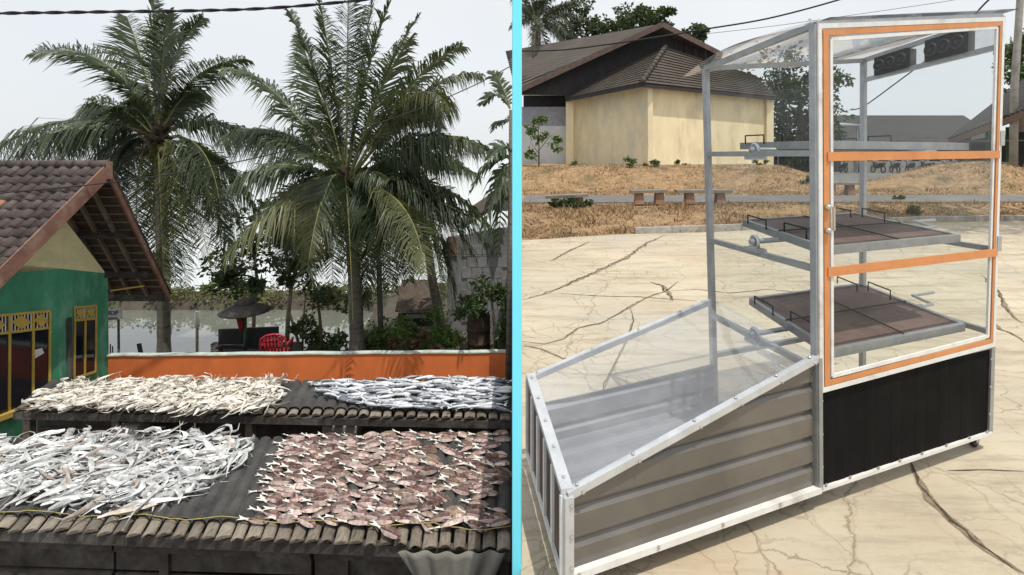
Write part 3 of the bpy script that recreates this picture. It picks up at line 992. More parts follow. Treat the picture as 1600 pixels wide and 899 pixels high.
w2 = window(WC, WB, 114.5, 148, [(114, 481), (148, 478)], [(114, 501), (148, 498)], [(117, 591), (148, 581)], [131], [(122.5, 6), (139.5, 6)], 3.2)
MB().beam(wp(103, 497, WC, WB, .05), wp(106, 660, WC, WB, .05), 0.05, 0.05).build('drain_pole', m_dwood, house)
MB().beam(wp(-60, 672, WA, WC, .06), wp(27, 641, WA, WC, .06), 0.12, 0.08).build('sill', m_ywood, house)
MB().box((-9.6, 8.6, -2.86), (1.9, 3.4, 0.08)).build('floor_slab', m_conc, house)

# ================================================================== ORANGE WALL
m_orange = M('orange_paint', (0.78, 0.20, 0.055), 0.85, 0, 0.10, 2.5, 0.12, stain=(0.64, 0.165, 0.05), stain_scale=1.2, stretch=(1, 1, .6))
m_cope = M('pale_coping', (0.50, 0.58, 0.52), 0.8, 0, 0.15, 5, 0.1, stain=(0.34, 0.36, 0.32), stain_scale=3)
owr = thing('garden_wall', (-4.6, 9.95, -2.9), 'low orange painted wall with pale coping between the racks and the pond', 'wall')
MB().hexa([(-8.66, 9.88, -2.95), (-.90, 9.88, -2.95), (-.90, 9.97, -2.95), (-8.66, 9.97, -2.95)],
          [(-8.66, 9.88, -2.245), (-.90, 9.88, -2.175), (-.90, 9.97, -2.175), (-8.66, 9.97, -2.245)]).build('wall_body', m_orange, owr)
cm = MB()
k = 24
def cz(i): return lerp(-2.245, -2.175, i / k) + 0.006 * math.sin(i * 1.7)
for i in range(k):
    xa, xb = lerp(-8.67, -.895, i / k), lerp(-8.67, -.895, (i + 1) / k)
    cm.hexa([(xa, 9.86, cz(i) - .004), (xb, 9.86, cz(i + 1) - .004), (xb, 9.985, cz(i + 1) - .004), (xa, 9.985, cz(i) - .004)],
            [(xa, 9.865, cz(i) + .018), (xb, 9.865, cz(i + 1) + .018), (xb, 9.98, cz(i + 1) + .018), (xa, 9.98, cz(i) + .018)])
cm.build('coping', m_cope, owr)

# ================================================================== DRYING RACKS
m_bam = M('bamboo_slat', (0.205, 0.175, 0.14), 0.8, 0, 0.35, 14, 0.3, stretch=(6, 1, 6), rnd=0.38, stain=(0.10, 0.085, 0.07), stain_scale=5)
def netmat():
    m = bpy.data.materials.new('black_net')
    m.use_nodes = True
    t = m.node_tree
    b = t.nodes['Principled BSDF']
    base = ramp2(t, noise_n(t, 3, 6, 0.7), (0.042, 0.043, 0.043), (0.10, 0.098, 0.094), 0.35, 0.7)
    base = mixc(t, ramp2(t, noise_n(t, 40, 3, 0.7, (0.3, 1.6, 1)), (0, 0, 0), (0.5, 0.5, 0.5), 0.55, 0.75), base, (0.13, 0.12, 0.11))
    t.links.new(base, b.inputs['Base Color'])
    b.inputs['Roughness'].default_value = 0.9
    b.inputs['Specular IOR Level'].default_value = 0.2
    bp = t.nodes.new('ShaderNodeBump')
    bp.inputs['Strength'].default_value = 0.5
    bp.inputs['Distance'].default_value = 0.006
    t.links.new(noise_n(t, 90, 3, 0.7), bp.inputs['Height'])
    t.links.new(bp.outputs[0], b.inputs['Normal'])
    return m
m_net = netmat()
pr = [(math.cos(a) * 0.5, math.sin(a) * 0.5) for a in [math.pi * i / 6 for i in range(7)]]
def slat_mesh(seed):
    rr = random.Random(seed)
    t = MB()
    nseg = 5
    for j in range(nseg + 1):
        y = j / nseg
        s = 1 + rr.uniform(-.05, .05)
        t.v += [(x * s, y, z * s) for x, z in pr] + [(-.44 * s, y, -.08), (.44 * s, y, -.08)][::-1]
    n = 9
    for j in range(nseg):
        for i in range(n):
            a, b = j * n + i, j * n + (i + 1) % n
            t.f.append((a, b, b + n, a + n)); t.m.append(0)
    t.f.append(tuple(range(n))); t.m.append(0)
    t.f.append(tuple(reversed(range(nseg * n, nseg * n + n)))); t.m.append(0)
    return t.mesh('slat', m_bam)
slats = [slat_mesh(i) for i in range(4)]
class Rack:
    def __init__(s, label, z, nl, nr_, k, fl, frr, n, sw, seed):
        s.z, s.nl, s.nr, s.k, s.n = z, nl, nr_, k, n
        s.fl, s.fr = fl, frr
        s.root = thing('drying_rack', onz((nl[0] + nr_[0]) / 2, nl[1], z) + V((0, .6, -.9)), label, 'drying rack')
        r = random.Random(seed)
        for i in range(n):
            a, b = s.p((i + .5) / n, -0.0 + r.uniform(-.012, .012)), s.p((i + .5) / n, 1)
            d = b - a
            o = bpy.data.objects.new('slat', slats[r.randrange(4)])
            col.objects.link(o)
            o.location = a + V((0, 0, -.022 + r.uniform(-.006, .004)))
            o.rotation_euler = (0, r.gauss(0, .06), math.atan2(-d.x, d.y))
            o.scale = (sw * r.uniform(.85, 1.1), d.length, sw * r.uniform(.36, .5))
            adopt(o, s.root)
        m = MB()
        def nf_(u, v):
            q = s.p(u, lerp(0.115, 1.0, v) + (0.012 * math.sin(u * 23) if v == 0 else 0))
            ph = abs(math.sin(math.pi * u * n))
            return q + V((0, 0, -0.012 + 0.055 * ph ** .45 + 0.004 * mnoise.noise(q * 6)))
        m.grid(nf_, n * 10, 10)
        m.build('netting', m_net, s.root, True)
    def p(s, u, v):
        xn = lerp(s.nl[0], s.nr[0], u)
        yn = lerp(s.nl[1], s.nr[1], u)
        xf = s.nr[0] - (s.nr[0] - xn) * s.k
        yf = lerp(s.fl, s.fr, u)
        return onz(xn, yn, s.z).lerp(onz(xf, yf, s.z), v)
ZR = -2.0
rack1 = Rack('nearer bamboo slat drying rack carrying ribbon fish and split red fish', ZR, (-150, 818), (798.5, 858), 0.85, 694, 681, 41, 0.118, 5)
rack2 = Rack('farther bamboo slat drying rack along the orange wall carrying pale and silvery fish', ZR, (22, 638), (798.5, 653), 0.93, 598, 597, 42, 0.135, 6)
# supports of rack 1
def rk(rack, u, v, dz): return rack.p(u, v) + V((0, 0, dz))
for v, hh in ((0.04, .1), (0.96, .09), (.5, .08)):
    MB().beam(rk(rack1, 0, v, -.10), rk(rack1, 1, v, -.10), 0.07, hh).build('cross_beam', m_dwood, rack1.root)
    MB().beam(rk(rack2, 0, v, -.11), rk(rack2, 1, v, -.11), 0.07, hh).build('cross_beam', m_dwood, rack2.root)
for u in (0.1, 0.42, 0.72, 0.97):
    for v in (0.12, 0.9):
        q = rack1.p(u, v)
        MB().beam((q.x, q.y, -2.9), (q.x, q.y, ZR - .14), 0.09, 0.09).build('leg', m_dwood, rack1.root)
for u in (0.02, 0.2, 0.47, 0.95):
    for v in (0.15, 0.9):
        q = rack2.p(u, v)
        MB().beam((q.x, q.y, -2.9), (q.x, q.y, ZR - .15), 0.10, 0.10).build('leg', m_wood, rack2.root)
# planks closing the front of rack 1
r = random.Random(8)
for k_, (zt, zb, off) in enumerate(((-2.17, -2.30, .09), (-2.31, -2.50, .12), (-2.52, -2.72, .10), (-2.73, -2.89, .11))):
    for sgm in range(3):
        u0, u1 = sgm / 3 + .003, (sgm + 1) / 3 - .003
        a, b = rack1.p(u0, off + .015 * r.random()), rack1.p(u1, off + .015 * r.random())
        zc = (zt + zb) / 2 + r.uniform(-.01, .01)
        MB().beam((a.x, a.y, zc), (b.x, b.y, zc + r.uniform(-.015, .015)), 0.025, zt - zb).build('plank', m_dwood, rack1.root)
for k_ in range(4):  # dark boards added to stand in for the black shade under rack 2
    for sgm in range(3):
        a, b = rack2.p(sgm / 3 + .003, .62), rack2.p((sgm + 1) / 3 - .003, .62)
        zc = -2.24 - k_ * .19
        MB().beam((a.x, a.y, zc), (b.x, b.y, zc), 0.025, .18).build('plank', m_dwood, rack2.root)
# yellow cord along the front edge
m_cord = M('yellow_cord', (0.36, 0.30, 0.09), 0.7, 0, 0.2, 20, 0)
r = random.Random(9)
pts = [rack1.p(i / 70, 0.10 + 0.018 * math.sin(i * 0.55) + r.uniform(-.006, .006)) + V((0, 0, .05 + r.uniform(0, .006))) for i in range(71)]
tag(MB().tube(pts, 0.0042, 5).build('cord', m_cord, None, True, pts[0]), 'thin yellow cord stretched along the front edge of the nearer rack', 'cord')
# pale cloth hanging under the rack
m_cloth = M('old_tarp', (0.20, 0.19, 0.165), 0.9, 0, 0.25, 5, 0.2, stain=(0.15, 0.14, 0.12), stain_scale=2.5)
mb = MB()
def cf(u, v):
    x = lerp(lerp(622, 790, u), lerp(700, 735, u), v * .8)
    p = onz(x, 862, ZR)
    z = lerp(-2.0, -2.62, v) + 0.006 * math.sin(u * 9)
    return V((p.x, 4.66 + 0.03 * math.sin(u * 8.5) * v + 0.02 * math.sin(u * 31 + v * 3), z))
mb.grid(cf, 40, 10)
o = mb.build('tarp', m_cloth, None, True, onz(700, 862, ZR))
sm = o.modifiers.new('thick', 'SOLIDIFY'); sm.thickness = 0.006
tag(o, 'old pale tarp bunched and hanging under the front edge of the nearer rack', 'tarp')
# block and post under rack 2
for px, wd_, lab in ((535, .48, 'grey concrete block propping the farther rack near its middle'), (208, .30, 'grey concrete block propping the farther rack near the green house')):
    q = onz(px, 668, ZR - .32)
    tag(MB().box((q.x, q.y, q.z - .05), (wd_, .22, .22)).build('concrete_block', m_conc, None, False, (q.x, q.y, q.z - .16)), lab, 'block')
    tag(MB().box((q.x, q.y, -2.62), (.16, .16, .50)).build('prop_post', m_wood, None, False, (q.x, q.y, -2.87)), lab.replace('grey concrete block propping', 'short wooden stump under the block of'), 'post')

# ================================================================== FISH
m_rib = M('ribbon_fish_skin', (0.68, 0.69, 0.69), 0.35, 0.15, 0.22, 14, 0.1, stain=(0.34, 0.32, 0.31), stain_scale=9, rnd=0.28, stain_lo=.5, stain_hi=.7)
m_rib2 = M('ribbon_fish_dull', (0.45, 0.40, 0.36), 0.5, 0.05, 0.3, 14, 0.1, stain=(0.30, 0.20, 0.16), stain_scale=8, rnd=0.2)
def ribbon_geo(r, L, wd):
    """bent, twisted, tapering ribbon along a curling path"""
    n = 9
    p = V((-L / 2, 0, 0)); a = r.uniform(-.5, .5)
    curl = r.gauss(0, 0.30)
    pts, angs = [p.copy()], [a]
    for i in range(n):
        a += curl + r.gauss(0, .28)
        p = p + V((math.cos(a), math.sin(a), 0)) * (L / n)
        pts.append(p.copy()); angs.append(a)
    tw = r.uniform(-1.4, 1.4); tw2 = r.uniform(-.35, .35)
    m = MB()
    hz = r.uniform(0.0, 0.05)
    for i, q in enumerate(pts):
        t = i / n
        wv = wd * (0.5 + 0.5 * min(1, t * 6)) * (1 - 0.93 * max(0, t - 0.22) / 0.78)
        tk = wv * 0.10 + 0.0015
        th = tw + tw2 * i
        s = V((-math.sin(angs[i]), math.cos(angs[i]), 0))
        A1 = s * math.cos(th) + V((0, 0, 1)) * math.sin(th)
        A2 = -s * math.sin(th) + V((0, 0, 1)) * math.cos(th)
        q = q + V((0, 0, hz * math.sin(t * 5 + tw) + (0.05 if i == n and r.random() < .5 else 0)))
        m.v += [tuple(q + A1 * wv / 2), tuple(q + A2 * tk), tuple(q - A1 * wv / 2), tuple(q - A2 * tk)]
    for i in range(n):
        for j in range(4):
            b0, b1 = i * 4 + j, i * 4 + (j + 1) % 4
            m.f.append((b0, b1, b1 + 4, b0 + 4)); m.m.append(0)
    m.f.append((3, 2, 1, 0)); m.m.append(0)
    cx = sum((V(q) for q in m.v), V((0, 0, 0))) / len(m.v)
    m.v = [tuple(V(q) - V((cx.x, cx.y, 0))) for q in m.v]
    return m
r = random.Random(77)
ribs = [ribbon_geo(r, r.uniform(.5, .9), r.uniform(.036, .07)).mesh('ribbon_fish', m_rib if k % 6 else m_rib2, False) for k in range(24)]
def inpoly(x, y, poly):
    c = False
    n = len(poly)
    for i in range(n):
        x0, y0 = poly[i]; x1, y1 = poly[(i + 1) % n]
        if (y0 > y) != (y1 > y) and x < (x1 - x0) * (y - y0) / (y1 - y0) + x0:
            c = not c
    return c
PILE = [(-70, 700), (100, 692), (230, 690), (345, 686), (378, 705), (372, 728), (322, 748), (300, 775), (245, 798), (190, 800), (120, 790), (60, 780), (-90, 785)]
cnt = 0
while cnt < 300:
    px, py = r.uniform(-90, 400), r.uniform(686, 805)
    if not inpoly(px, py, PILE): continue
    q = onz(px, py, ZR)
    lay = cnt / 300
    ang = r.gauss(0.25, 0.55) + (math.pi if r.random() < .5 else 0)
    if r.random() < .2: ang = r.uniform(0, 6.28)
    kr = r.randrange(24)
    o = inst('ribbon_fish', ribs[kr], q + V((0, 0, 0.055 + 0.07 * lay * r.uniform(.5, 1))),
             (r.gauss(0, .12), r.gauss(0, .12), ang))
    s_ = r.uniform(.75, 1.1); o.scale = (s_, s_, s_)
    tag(o, 'silvery dried ribbon fish in the tangled heap on the nearer rack' if kr % 6 else 'dull brownish ribbon fish among the silvery ones on the nearer rack', 'fish', 'ribbon fish heaped on the nearer rack')
    cnt += 1
mb = MB()
cnt = 0
while cnt < 330:                                   # more of the same below the ones on top
    px, py = r.uniform(-90, 400), r.uniform(686, 805)
    if not inpoly(px, py, PILE): continue
    g = ribbon_geo(r, r.uniform(.4, .8), r.uniform(.04, .08))
    mt = Matrix.Translation(onz(px, py, ZR) + V((0, 0, .05 + .05 * r.random()))) @ Matrix.Rotation(r.gauss(.25, .7), 4, 'Z') @ Matrix.Rotation(r.gauss(0, .1), 4, 'Y')
    mb.add([mt @ V(v_) for v_ in g.v], g.f)
    cnt += 1
tag(mb.build('ribbon_fish_heap', m_rib, None, False), 'lower layer of dried ribbon fish under the tangled heap on the nearer rack', 'fish', kind='stuff')
# the heap on the far rack reads as one mass
FAR = [(48, 640), (70, 622), (110, 606), (200, 600), (330, 601), (440, 600), (440, 608), (425, 622), (432, 640), (380, 648), (250, 646), (130, 643)]
mb = MB()
cnt = 0
while cnt < 760:
    px, py = r.uniform(40, 450), r.uniform(599, 648)
    if not inpoly(px, py, FAR): continue
    q = onz(px, py, ZR)
    g = ribbon_geo(r, r.uniform(.3, .6), r.uniform(.036, .062))
    mt = Matrix.Translation(q + V((0, 0, .055 + .05 * r.random()))) @ Matrix.Rotation(r.gauss(0, .8), 4, 'Z') @ Matrix.Rotation(r.gauss(0, .15), 4, 'Y')
    mb.add([mt @ V(v_) for v_ in g.v], g.f)
    cnt += 1
o = mb.build('ribbon_fish_heap', M('pale_ribbon_fish', (0.66, 0.63, 0.57), 0.5, 0.05, 0.25, 10, 0.1, stain=(0.42, 0.34, 0.26), stain_scale=7), None, False)
tag(o, 'thick heap of pale dried ribbon fish on the farther rack', 'fish', kind='stuff')
# split red fish
m_flesh = M('split_fish_flesh', (0.24, 0.15, 0.135), 0.4, 0, 0.75, 26, 0.2, stain=(0.085, 0.05, 0.045), stain_scale=22, rnd=0.35, stain_lo=.5, stain_hi=.66)
m_fleshy = M('split_fish_tan', (0.30, 0.215, 0.15), 0.5, 0, 0.3, 30, 0.2, stain=(0.20, 0.10, 0.06), stain_scale=22, rnd=0.2)
m_ftail = M('fish_tail', (0.66, 0.64, 0.58), 0.5, 0, 0.15, 20, 0.05)
m_fskin = M('split_fish_rim', (0.48, 0.375, 0.34), 0.4, 0, 0.5, 26, 0.1, rnd=0.3)
m_fdark = M('fish_gut_dark', (0.07, 0.035, 0.03), 0.5, 0, 0.4, 30, 0.1)
def split_fish(seed, fm):
    r = random.Random(seed)
    m = MB()
    xs = [-.045, -.015, .03, .075, .115, .145, .16]
    wd_ = [.009, .023, .037, .041, .036, .024, .010]
    zc = [.010, .010, .006, .005, .006, .010, .012]
    rowsv = []
    for x, wv, z in zip(xs, wd_, zc):
        j = 1 + r.uniform(-.12, .12)
        rowsv.append([V((x, -wv * j, .004)), V((x, -wv * .62 * j, .036 * min(1, wv / .04))), V((x, -.007, z)), V((x, .007, z)), V((x, wv * .62 * j, .036 * min(1, wv / .04))), V((x, wv * j, .004))])
    k = len(m.v)
    for rw_ in rowsv: m.v += [tuple(q) for q in rw_]
    for i in range(len(xs) - 1):
        for j in range(5):
            a = k + i * 6 + j
            m.f.append((a, a + 6, a + 7, a + 1)); m.m.append(1 if j == 2 else (3 if j in (0, 4) and r.random() < .85 else 0))
    m.add([(-.045, -.012, .004), (-.045, .012, .004), (-.09, .008, .014), (-.09, -.008, .014), (-.045, 0, .018)], [(0, 3, 4), (3, 2, 4), (2, 1, 4)], 2)
    m.add([(-.088, -.009, .012), (-.088, .009, .012), (-.155, .026, .02), (-.125, 0, .013), (-.155, -.026, .02)], [(0, 3, 4), (0, 1, 3), (1, 2, 3)], 2)
    return m.mesh('split_fish', [fm, m_fdark, m_ftail, m_fskin], False)
sf = [split_fish(i, m_flesh) for i in range(5)]
sfy = [split_fish(i + 9, m_fleshy) for i in range(3)]
sfg = [split_fish(i + 20, m_fskin) for i in range(3)]
rows_ = 23
for j in range(rows_):
    v = 0.115 + 0.865 * (j / (rows_ - 1))
    py0 = 845 - (845 - 686) * v
    xl = lerp(388, 452, v) + r.uniform(-14, 10)
    Yr = 3.6 * 800 / (rack1.p(.7, v).y and (3.6 * 800 / rack1.p(.7, v).y))
    x = (xl - CX) / FPX * Yr + 0.06
    xe = (797 - CX) / FPX * Yr - 0.11
    while x < xe:
        pxx = CX + x / Yr * FPX
        # locate table point with this x at row v
        u = 0.5
        lo_, hi_ = 0.0, 1.0
        for _ in range(18):
            u = (lo_ + hi_) / 2
            if rack1.p(u, v).x < x: lo_ = u
            else: hi_ = u
        q = rack1.p(u, v)
        tan = (pxx > 660 and r.random() < .45) or r.random() < .05
        if not (pxx > 640 and r.random() < 0.10):
            grey = not tan and r.random() < .10
            o = inst('split_fish', (sfy if tan else (sfg if grey else sf))[r.randrange(3 if (tan or grey) else 5)], q + V((r.uniform(-.02, .02), r.uniform(-.02, .02), 0.042 + r.uniform(0, .010))),
                 (r.gauss(.10, .20), r.gauss(0, .10), r.gauss(-.10, .24) + (math.pi if r.random() < .03 else 0)))
            s_ = r.uniform(.78, 1.2)
            o.scale = (s_, s_ * r.uniform(.9, 1.15), s_)
            tag(o, 'tan coloured split fish with pale tail among the reddish ones on the nearer rack' if tan else ('greyish split fish with its skin side up on the nearer rack' if grey else 'split and flattened reddish fish with pale tail on the nearer rack'), 'fish', 'split fish laid in rows on the nearer rack')
        x += r.uniform(.215, .26)
q = onz(602, 838, ZR)
o = inst('split_fish', sf[1], q + V((0, 0, .055)), (.1, 0, -.5), (1.25, 1.25, 1.1))
tag(o, 'split reddish fish slipped over the yellow cord onto the bare bamboo ends', 'fish', 'split fish laid in rows on the nearer rack')
# silver fish on the far rack
m_sil = M('silver_fish', (0.62, 0.64, 0.67), 0.35, 0.1, 0.2, 16, 0.05, stain=(0.35, 0.38, 0.44), stain_scale=9, rnd=0.2)
m_silb = M('silver_fish_back', (0.15, 0.165, 0.19), 0.35, 0.2, 0.3, 16, 0.05, rnd=0.3)
def silver_fish(seed):
    r = random.Random(seed)
    m = MB()
    b = r.uniform(-.03, .03)
    xs = [-.11, -.06, 0, .06, .11, .145]
    rd = [.008, .017, .024, .025, .019, .005]
    pts = [V((x, b * (1 - (x / .13) ** 2), .02)) for x in xs]
    m.tube(pts, rd, 6)
    m.v = [(x, y, .004 + max(0, z - .002) * 1.0) for x, y, z in m.v]
    for k_, f_ in enumerate(m.f):
        if len(f_) == 4 and sum(m.v[i_][1] for i_ in f_) / 4 > b * .4 + .004: m.m[k_] = 1
    m.add([(-.105, b * .3 - .008, .02), (-.105, b * .3 + .008, .02), (-.165, b * .3 + .036, .035), (-.14, b * .3, .022), (-.165, b * .3 - .036, .03)], [(0, 3, 4), (0, 1, 3), (1, 2, 3)])
    return m.mesh('silver_fish', [m_sil, m_silb], True)
sv = [silver_fish(i) for i in range(6)]
cnt = 0
SIL = [(478, 606), (520, 601), (799, 598), (799, 646), (610, 648), (540, 640), (505, 632), (490, 618)]
row = 0
for j in range(13):
    py = lerp(600, 646, (j / 12) ** 1.1)
    Yr = 3.6 * 800 / (py - CY)
    x = (476 - CX) / FPX * Yr + r.uniform(0, .15)
    while x < (795 - CX) / FPX * Yr - .17:
        pxx = CX + x / Yr * FPX
        if inpoly(pxx, py, SIL):
            o = inst('silver_fish', sv[r.randrange(6)], (x + .1, Yr + r.uniform(-.04, .04), ZR + .045 + r.uniform(0, .03)),
                     (r.gauss(0, .2), r.gauss(0, .06), r.gauss(-.05, .2) + (math.pi if r.random() < .45 else 0)))
            s_ = r.uniform(.95, 1.3); o.scale = (s_, s_ * 1.1, s_)
            tag(o, 'slim silvery blue fish laid out on the farther rack', 'fish', 'silvery fish laid on the farther rack')
            cnt += 1
        x += r.uniform(.16, .24)

# ================================================================== POND SIDE THINGS
m_redpl = M('red_plastic', (0.42, 0.03, 0.045), 0.35, 0, 0.1, 4, 0.03)
def chair(loc, rz):
    c = thing('plastic_chair', loc, 'red plastic garden chair with slotted back behind the orange wall', 'chair')
    m = Matrix.Translation(loc) @ Matrix.Rotation(rz, 4, 'Z')
    T = lambda x, y, z: m @ V((x, y, z))
    sb = MB()
    sb.hexa([T(-.22, -.22, .40), T(.22, -.22, .40), T(.20, .2, .38), T(-.20, .2, .38)], [T(-.22, -.22, .425), T(.22, -.22, .425), T(.20, .2, .405), T(-.20, .2, .405)])
    sb.build('seat', m_redpl, c)
    for sx, sy in ((-1, -1), (1, -1), (1, 1), (-1, 1)):
        MB().beam(T(.25 * sx, .25 * sy, 0), T(.21 * sx, .19 * sy, .405), .045, .045).build('leg', m_redpl, c)
    for s in (-1, 1):
        a = MB()
        a.tube([T(.22 * s, -.24, .40), T(.26 * s, -.24, .62), T(.27 * s, -.05, .64), T(.24 * s, .2, .62)], [.022, .024, .026, .024], 6)
        a.build('arm_rest', m_redpl, c, True)
    bk = MB()
    rim = [T(-.21, .19, .39), T(-.245, .24, .62), T(-.22, .27, .80), T(-.12, .29, .87), T(0, .29, .885), T(.12, .29, .87), T(.22, .27, .80), T(.245, .24, .62), T(.21, .19, .39)]
    bk.tube(rim, .022, 6)
    for x in (-.15, -.09, -.03, .03, .09, .15):
        bk.beam(T(x, .20, .40), T(x * 1.1, .285, .85), .040, .012, m.to_3x3() @ V((0, 1, .3)))
    bk.beam(T(-.2, .265, .77), T(.2, .265, .77), .012, .09, (0, 0, 1))
    bk.build('backrest', m_redpl, c, True)
chair(V((P(432, 560, 10.75).x, 10.75, -2.92)), R(195))
deck = thing('wooden_platform', (P(390, 560, 11.6).x, 11.6, -3.3), 'low dark wooden platform over the pond behind the orange wall', 'platform')
for i in range(7):
    y = 11.15 + i * .15
    a, b = P(332, 500, y), P(470, 500, y)
    MB().box(((a.x + b.x) / 2, y, -2.80), (abs(b.x - a.x), .14, .035)).build('plank', m_dwood, deck)
for px in (340, 400, 462):
    a = P(px, 500, 11.2)
    MB().beam((a.x, 11.2, -3.9), (a.x, 11.2, -2.82), .08, .08).build('leg', m_dwood, deck)
    MB().beam((a.x, 11.98, -4.3), (a.x, 11.98, -2.82), .08, .08).build('leg', m_dwood, deck)
bench = thing('black_bench', (P(388, 545, 11.5).x, 11.5, -2.78), 'long black bench with two panel backrest on the platform by the pond', 'bench')
def pb(x, y, Y): return P(x, y, Y)
m_blackv = M('black_vinyl', (0.014, 0.015, 0.018), 0.5, 0, 0.3, 6, 0.1)
for xa, xb, ta, tb in ((341, 379, 515, 514), (385, 434, 513, 511)):
    q = [P(xa, ta, 11.55), P(xb, tb, 11.55), P(xb, 538, 11.5), P(xa, 539, 11.5)]
    MB().prism(q, (0, .05, 0)).build('backrest', m_blackv, bench)
MB().prism([P(339, 539.5, 11.5), P(437, 538.5, 11.5), P(440, 542, 11.2), P(336, 543, 11.2)], (0, 0, -.04)).build('seat', m_blackv, bench)
for px in (345, 382, 430):
    MB().beam(P(px, 540, 11.5), (P(px, 540, 11.5).x, 11.5, -2.78), .05, .05).build('leg', m_dwood, bench)
    MB().beam(P(px, 541, 11.25), (P(px, 540, 11.25).x, 11.25, -2.78), .05, .05).build('leg', m_dwood, bench)
umb = thing('parasol', (P(383, 545, 11.35).x, 11.35, -2.78), 'wide grey thatch topped parasol on a green pole by the pond', 'parasol')
m_thatch = M('grey_thatch', (0.075, 0.066, 0.06), 0.95, 0, 0.4, 16, 0.6)
c = P(383, 487, 11.35)
ub = MB()
ub.lathe([(.50, -.01), (.52, .012), (.40, .08), (.24, .15), (.20, .17)], c, 20)
ub.build('canopy', m_thatch, umb, True)
MB().lathe([(.20, .17), (.185, .22), (.14, .27), (.04, .30)], c, 14).build('cap', m_thatch, umb, True)
MB().tube([(c.x, 11.35, -2.79), (c.x, 11.35, c.z + .1)], .035, 8).build('pole', M('green_pole', (.05, .12, .08), .6), umb, True)
rbx = P(377, 505, 11.3)
rc = MB()
rc.tube([P(375, 489, 11.3), P(375, 496, 11.28), P(377, 507, 11.28), P(377, 519, 11.28)], [.05, .075, .07, .03], 8)
tag(rc.build('red_bundle', M('red_cloth', (.22, .02, .025), .8), None, True, P(377, 519, 11.28)), 'rolled red cloth tied to the pole of the parasol', 'cloth')
# white marker post in the pond
mp = thing('marker_post', (P(308, 560, 13.6).x, 13.6, -4.4), 'white capped marker post standing in the pond', 'post')
MB().tube([(P(308, 500, 13.6).x, 13.6, -4.45), P(308, 508, 13.6)], .035, 8).build('stake', m_barkl, mp, True)
MB().tube([P(308, 512, 13.6), P(308, 487, 13.6)], .062, 10).build('sleeve', m_white, mp, True)
# sign
sg = thing('sign_board', (P(177, 560, 13.8).x, 13.8, -4.4), 'small grey sign board with dark letters at the pond by the house', 'sign')
m_sign = M('sign_board', (.30, .30, .29), .8)
MB().prism([P(163, 485, 13.8), P(189, 483, 13.8), P(190, 499, 13.8), P(163, 502, 13.8)], (0, .03, 0)).build('board', m_sign, sg)
for px in (167, 185):
    MB().beam((P(px, 500, 13.82).x, 13.84, -4.4), P(px, 490, 13.84), .04, .04).build('stake', m_dwood, sg)
def text(body, loc, size, mat, parent, name='lettering', rot=(R(90), 0, 0)):
    cu = bpy.data.curves.new(name, 'FONT')
    cu.body = body
    cu.size = size
    cu.extrude = .002
    cu.align_x = 'CENTER'
    ob = bpy.data.objects.new(name, cu)
    dg = bpy.context.evaluated_depsgraph_get()
    col.objects.link(ob)
    bpy.context.view_layer.update()
    me = bpy.data.meshes.new_from_object(ob.evaluated_get(bpy.context.evaluated_depsgraph_get()))
    bpy.data.objects.remove(ob)
    me.materials.clear(); me.materials.append(mat)
    o = bpy.data.objects.new(name, me)
    col.objects.link(o)
    o.location = loc; o.rotation_euler = rot
    adopt(o, parent)
    return o
text('BDP', P(175.5, 492.5, 13.79), .17, m_black, sg)
text('ASIVN', P(176, 500, 13.79), .10, m_black, sg)
# stakes behind the wall
for px, y0, lab in ((168, 533, 'thin dark stake tallest of three behind the wall by the house'), (172.5, 538, 'thin dark stake in the middle of three behind the wall'), (176, 541, 'thin dark short stake leaning by the house corner behind the wall')):
    a = P(px, y0, 10.6)
    tag(MB().tube([(a.x, 10.6, -2.93), a], .012, 5).build('stake', m_dwood, None, False, (a.x, 10.6, -2.93)), lab, 'stake')
a, b = P(217, 537, 10.7), P(224, 560, 10.7)
tag(MB().beam((b.x + .03, 10.7, -2.93), a, .03, .08, (1, 0, 0)).build('leaning_board', m_black, None, False, b), 'black board leaning at the pond edge beside the slim palm', 'board')

# brown hut beyond the bushes
m_brick = M('brown_brick', (0.085, 0.066, 0.05), 0.9, 0, 0.3, 8, 0.3)
hut = thing('hut', (P(650, 500, 14.5).x, 14.5, -3.1), 'small brown hut half hidden behind the bright green bush', 'hut')
MB().prism([P(622, 490, 14.2), P(676, 488, 14.2), P(676, 520, 14.2), P(622, 520, 14.2)], (0, 1.2, 0)).build('wall', m_dwood, hut)
MB().prism([P(617, 488, 13.9), P(685, 486, 13.9), P(668, 440, 14.8), P(628, 440, 14.8)], (0, .02, .05)).build('roof', m_brick, hut)
MB().prism([P(634, 492, 14.15), P(664, 491, 14.15), P(666, 497, 14.1), P(632, 498, 14.1)], (0, .03, 0)).build('shelf', m_conc, hut)
wt = MB()
wt.prism([P(599, 458, 13.6), P(610, 462, 13.6), P(607, 468, 13.6), P(600, 466, 13.6)], (0, .03, 0))
tag(wt.build('white_sack', m_white, None, False, P(604, 468, 13.6)), 'small white sack hung on a trunk beside the hut', 'sack')
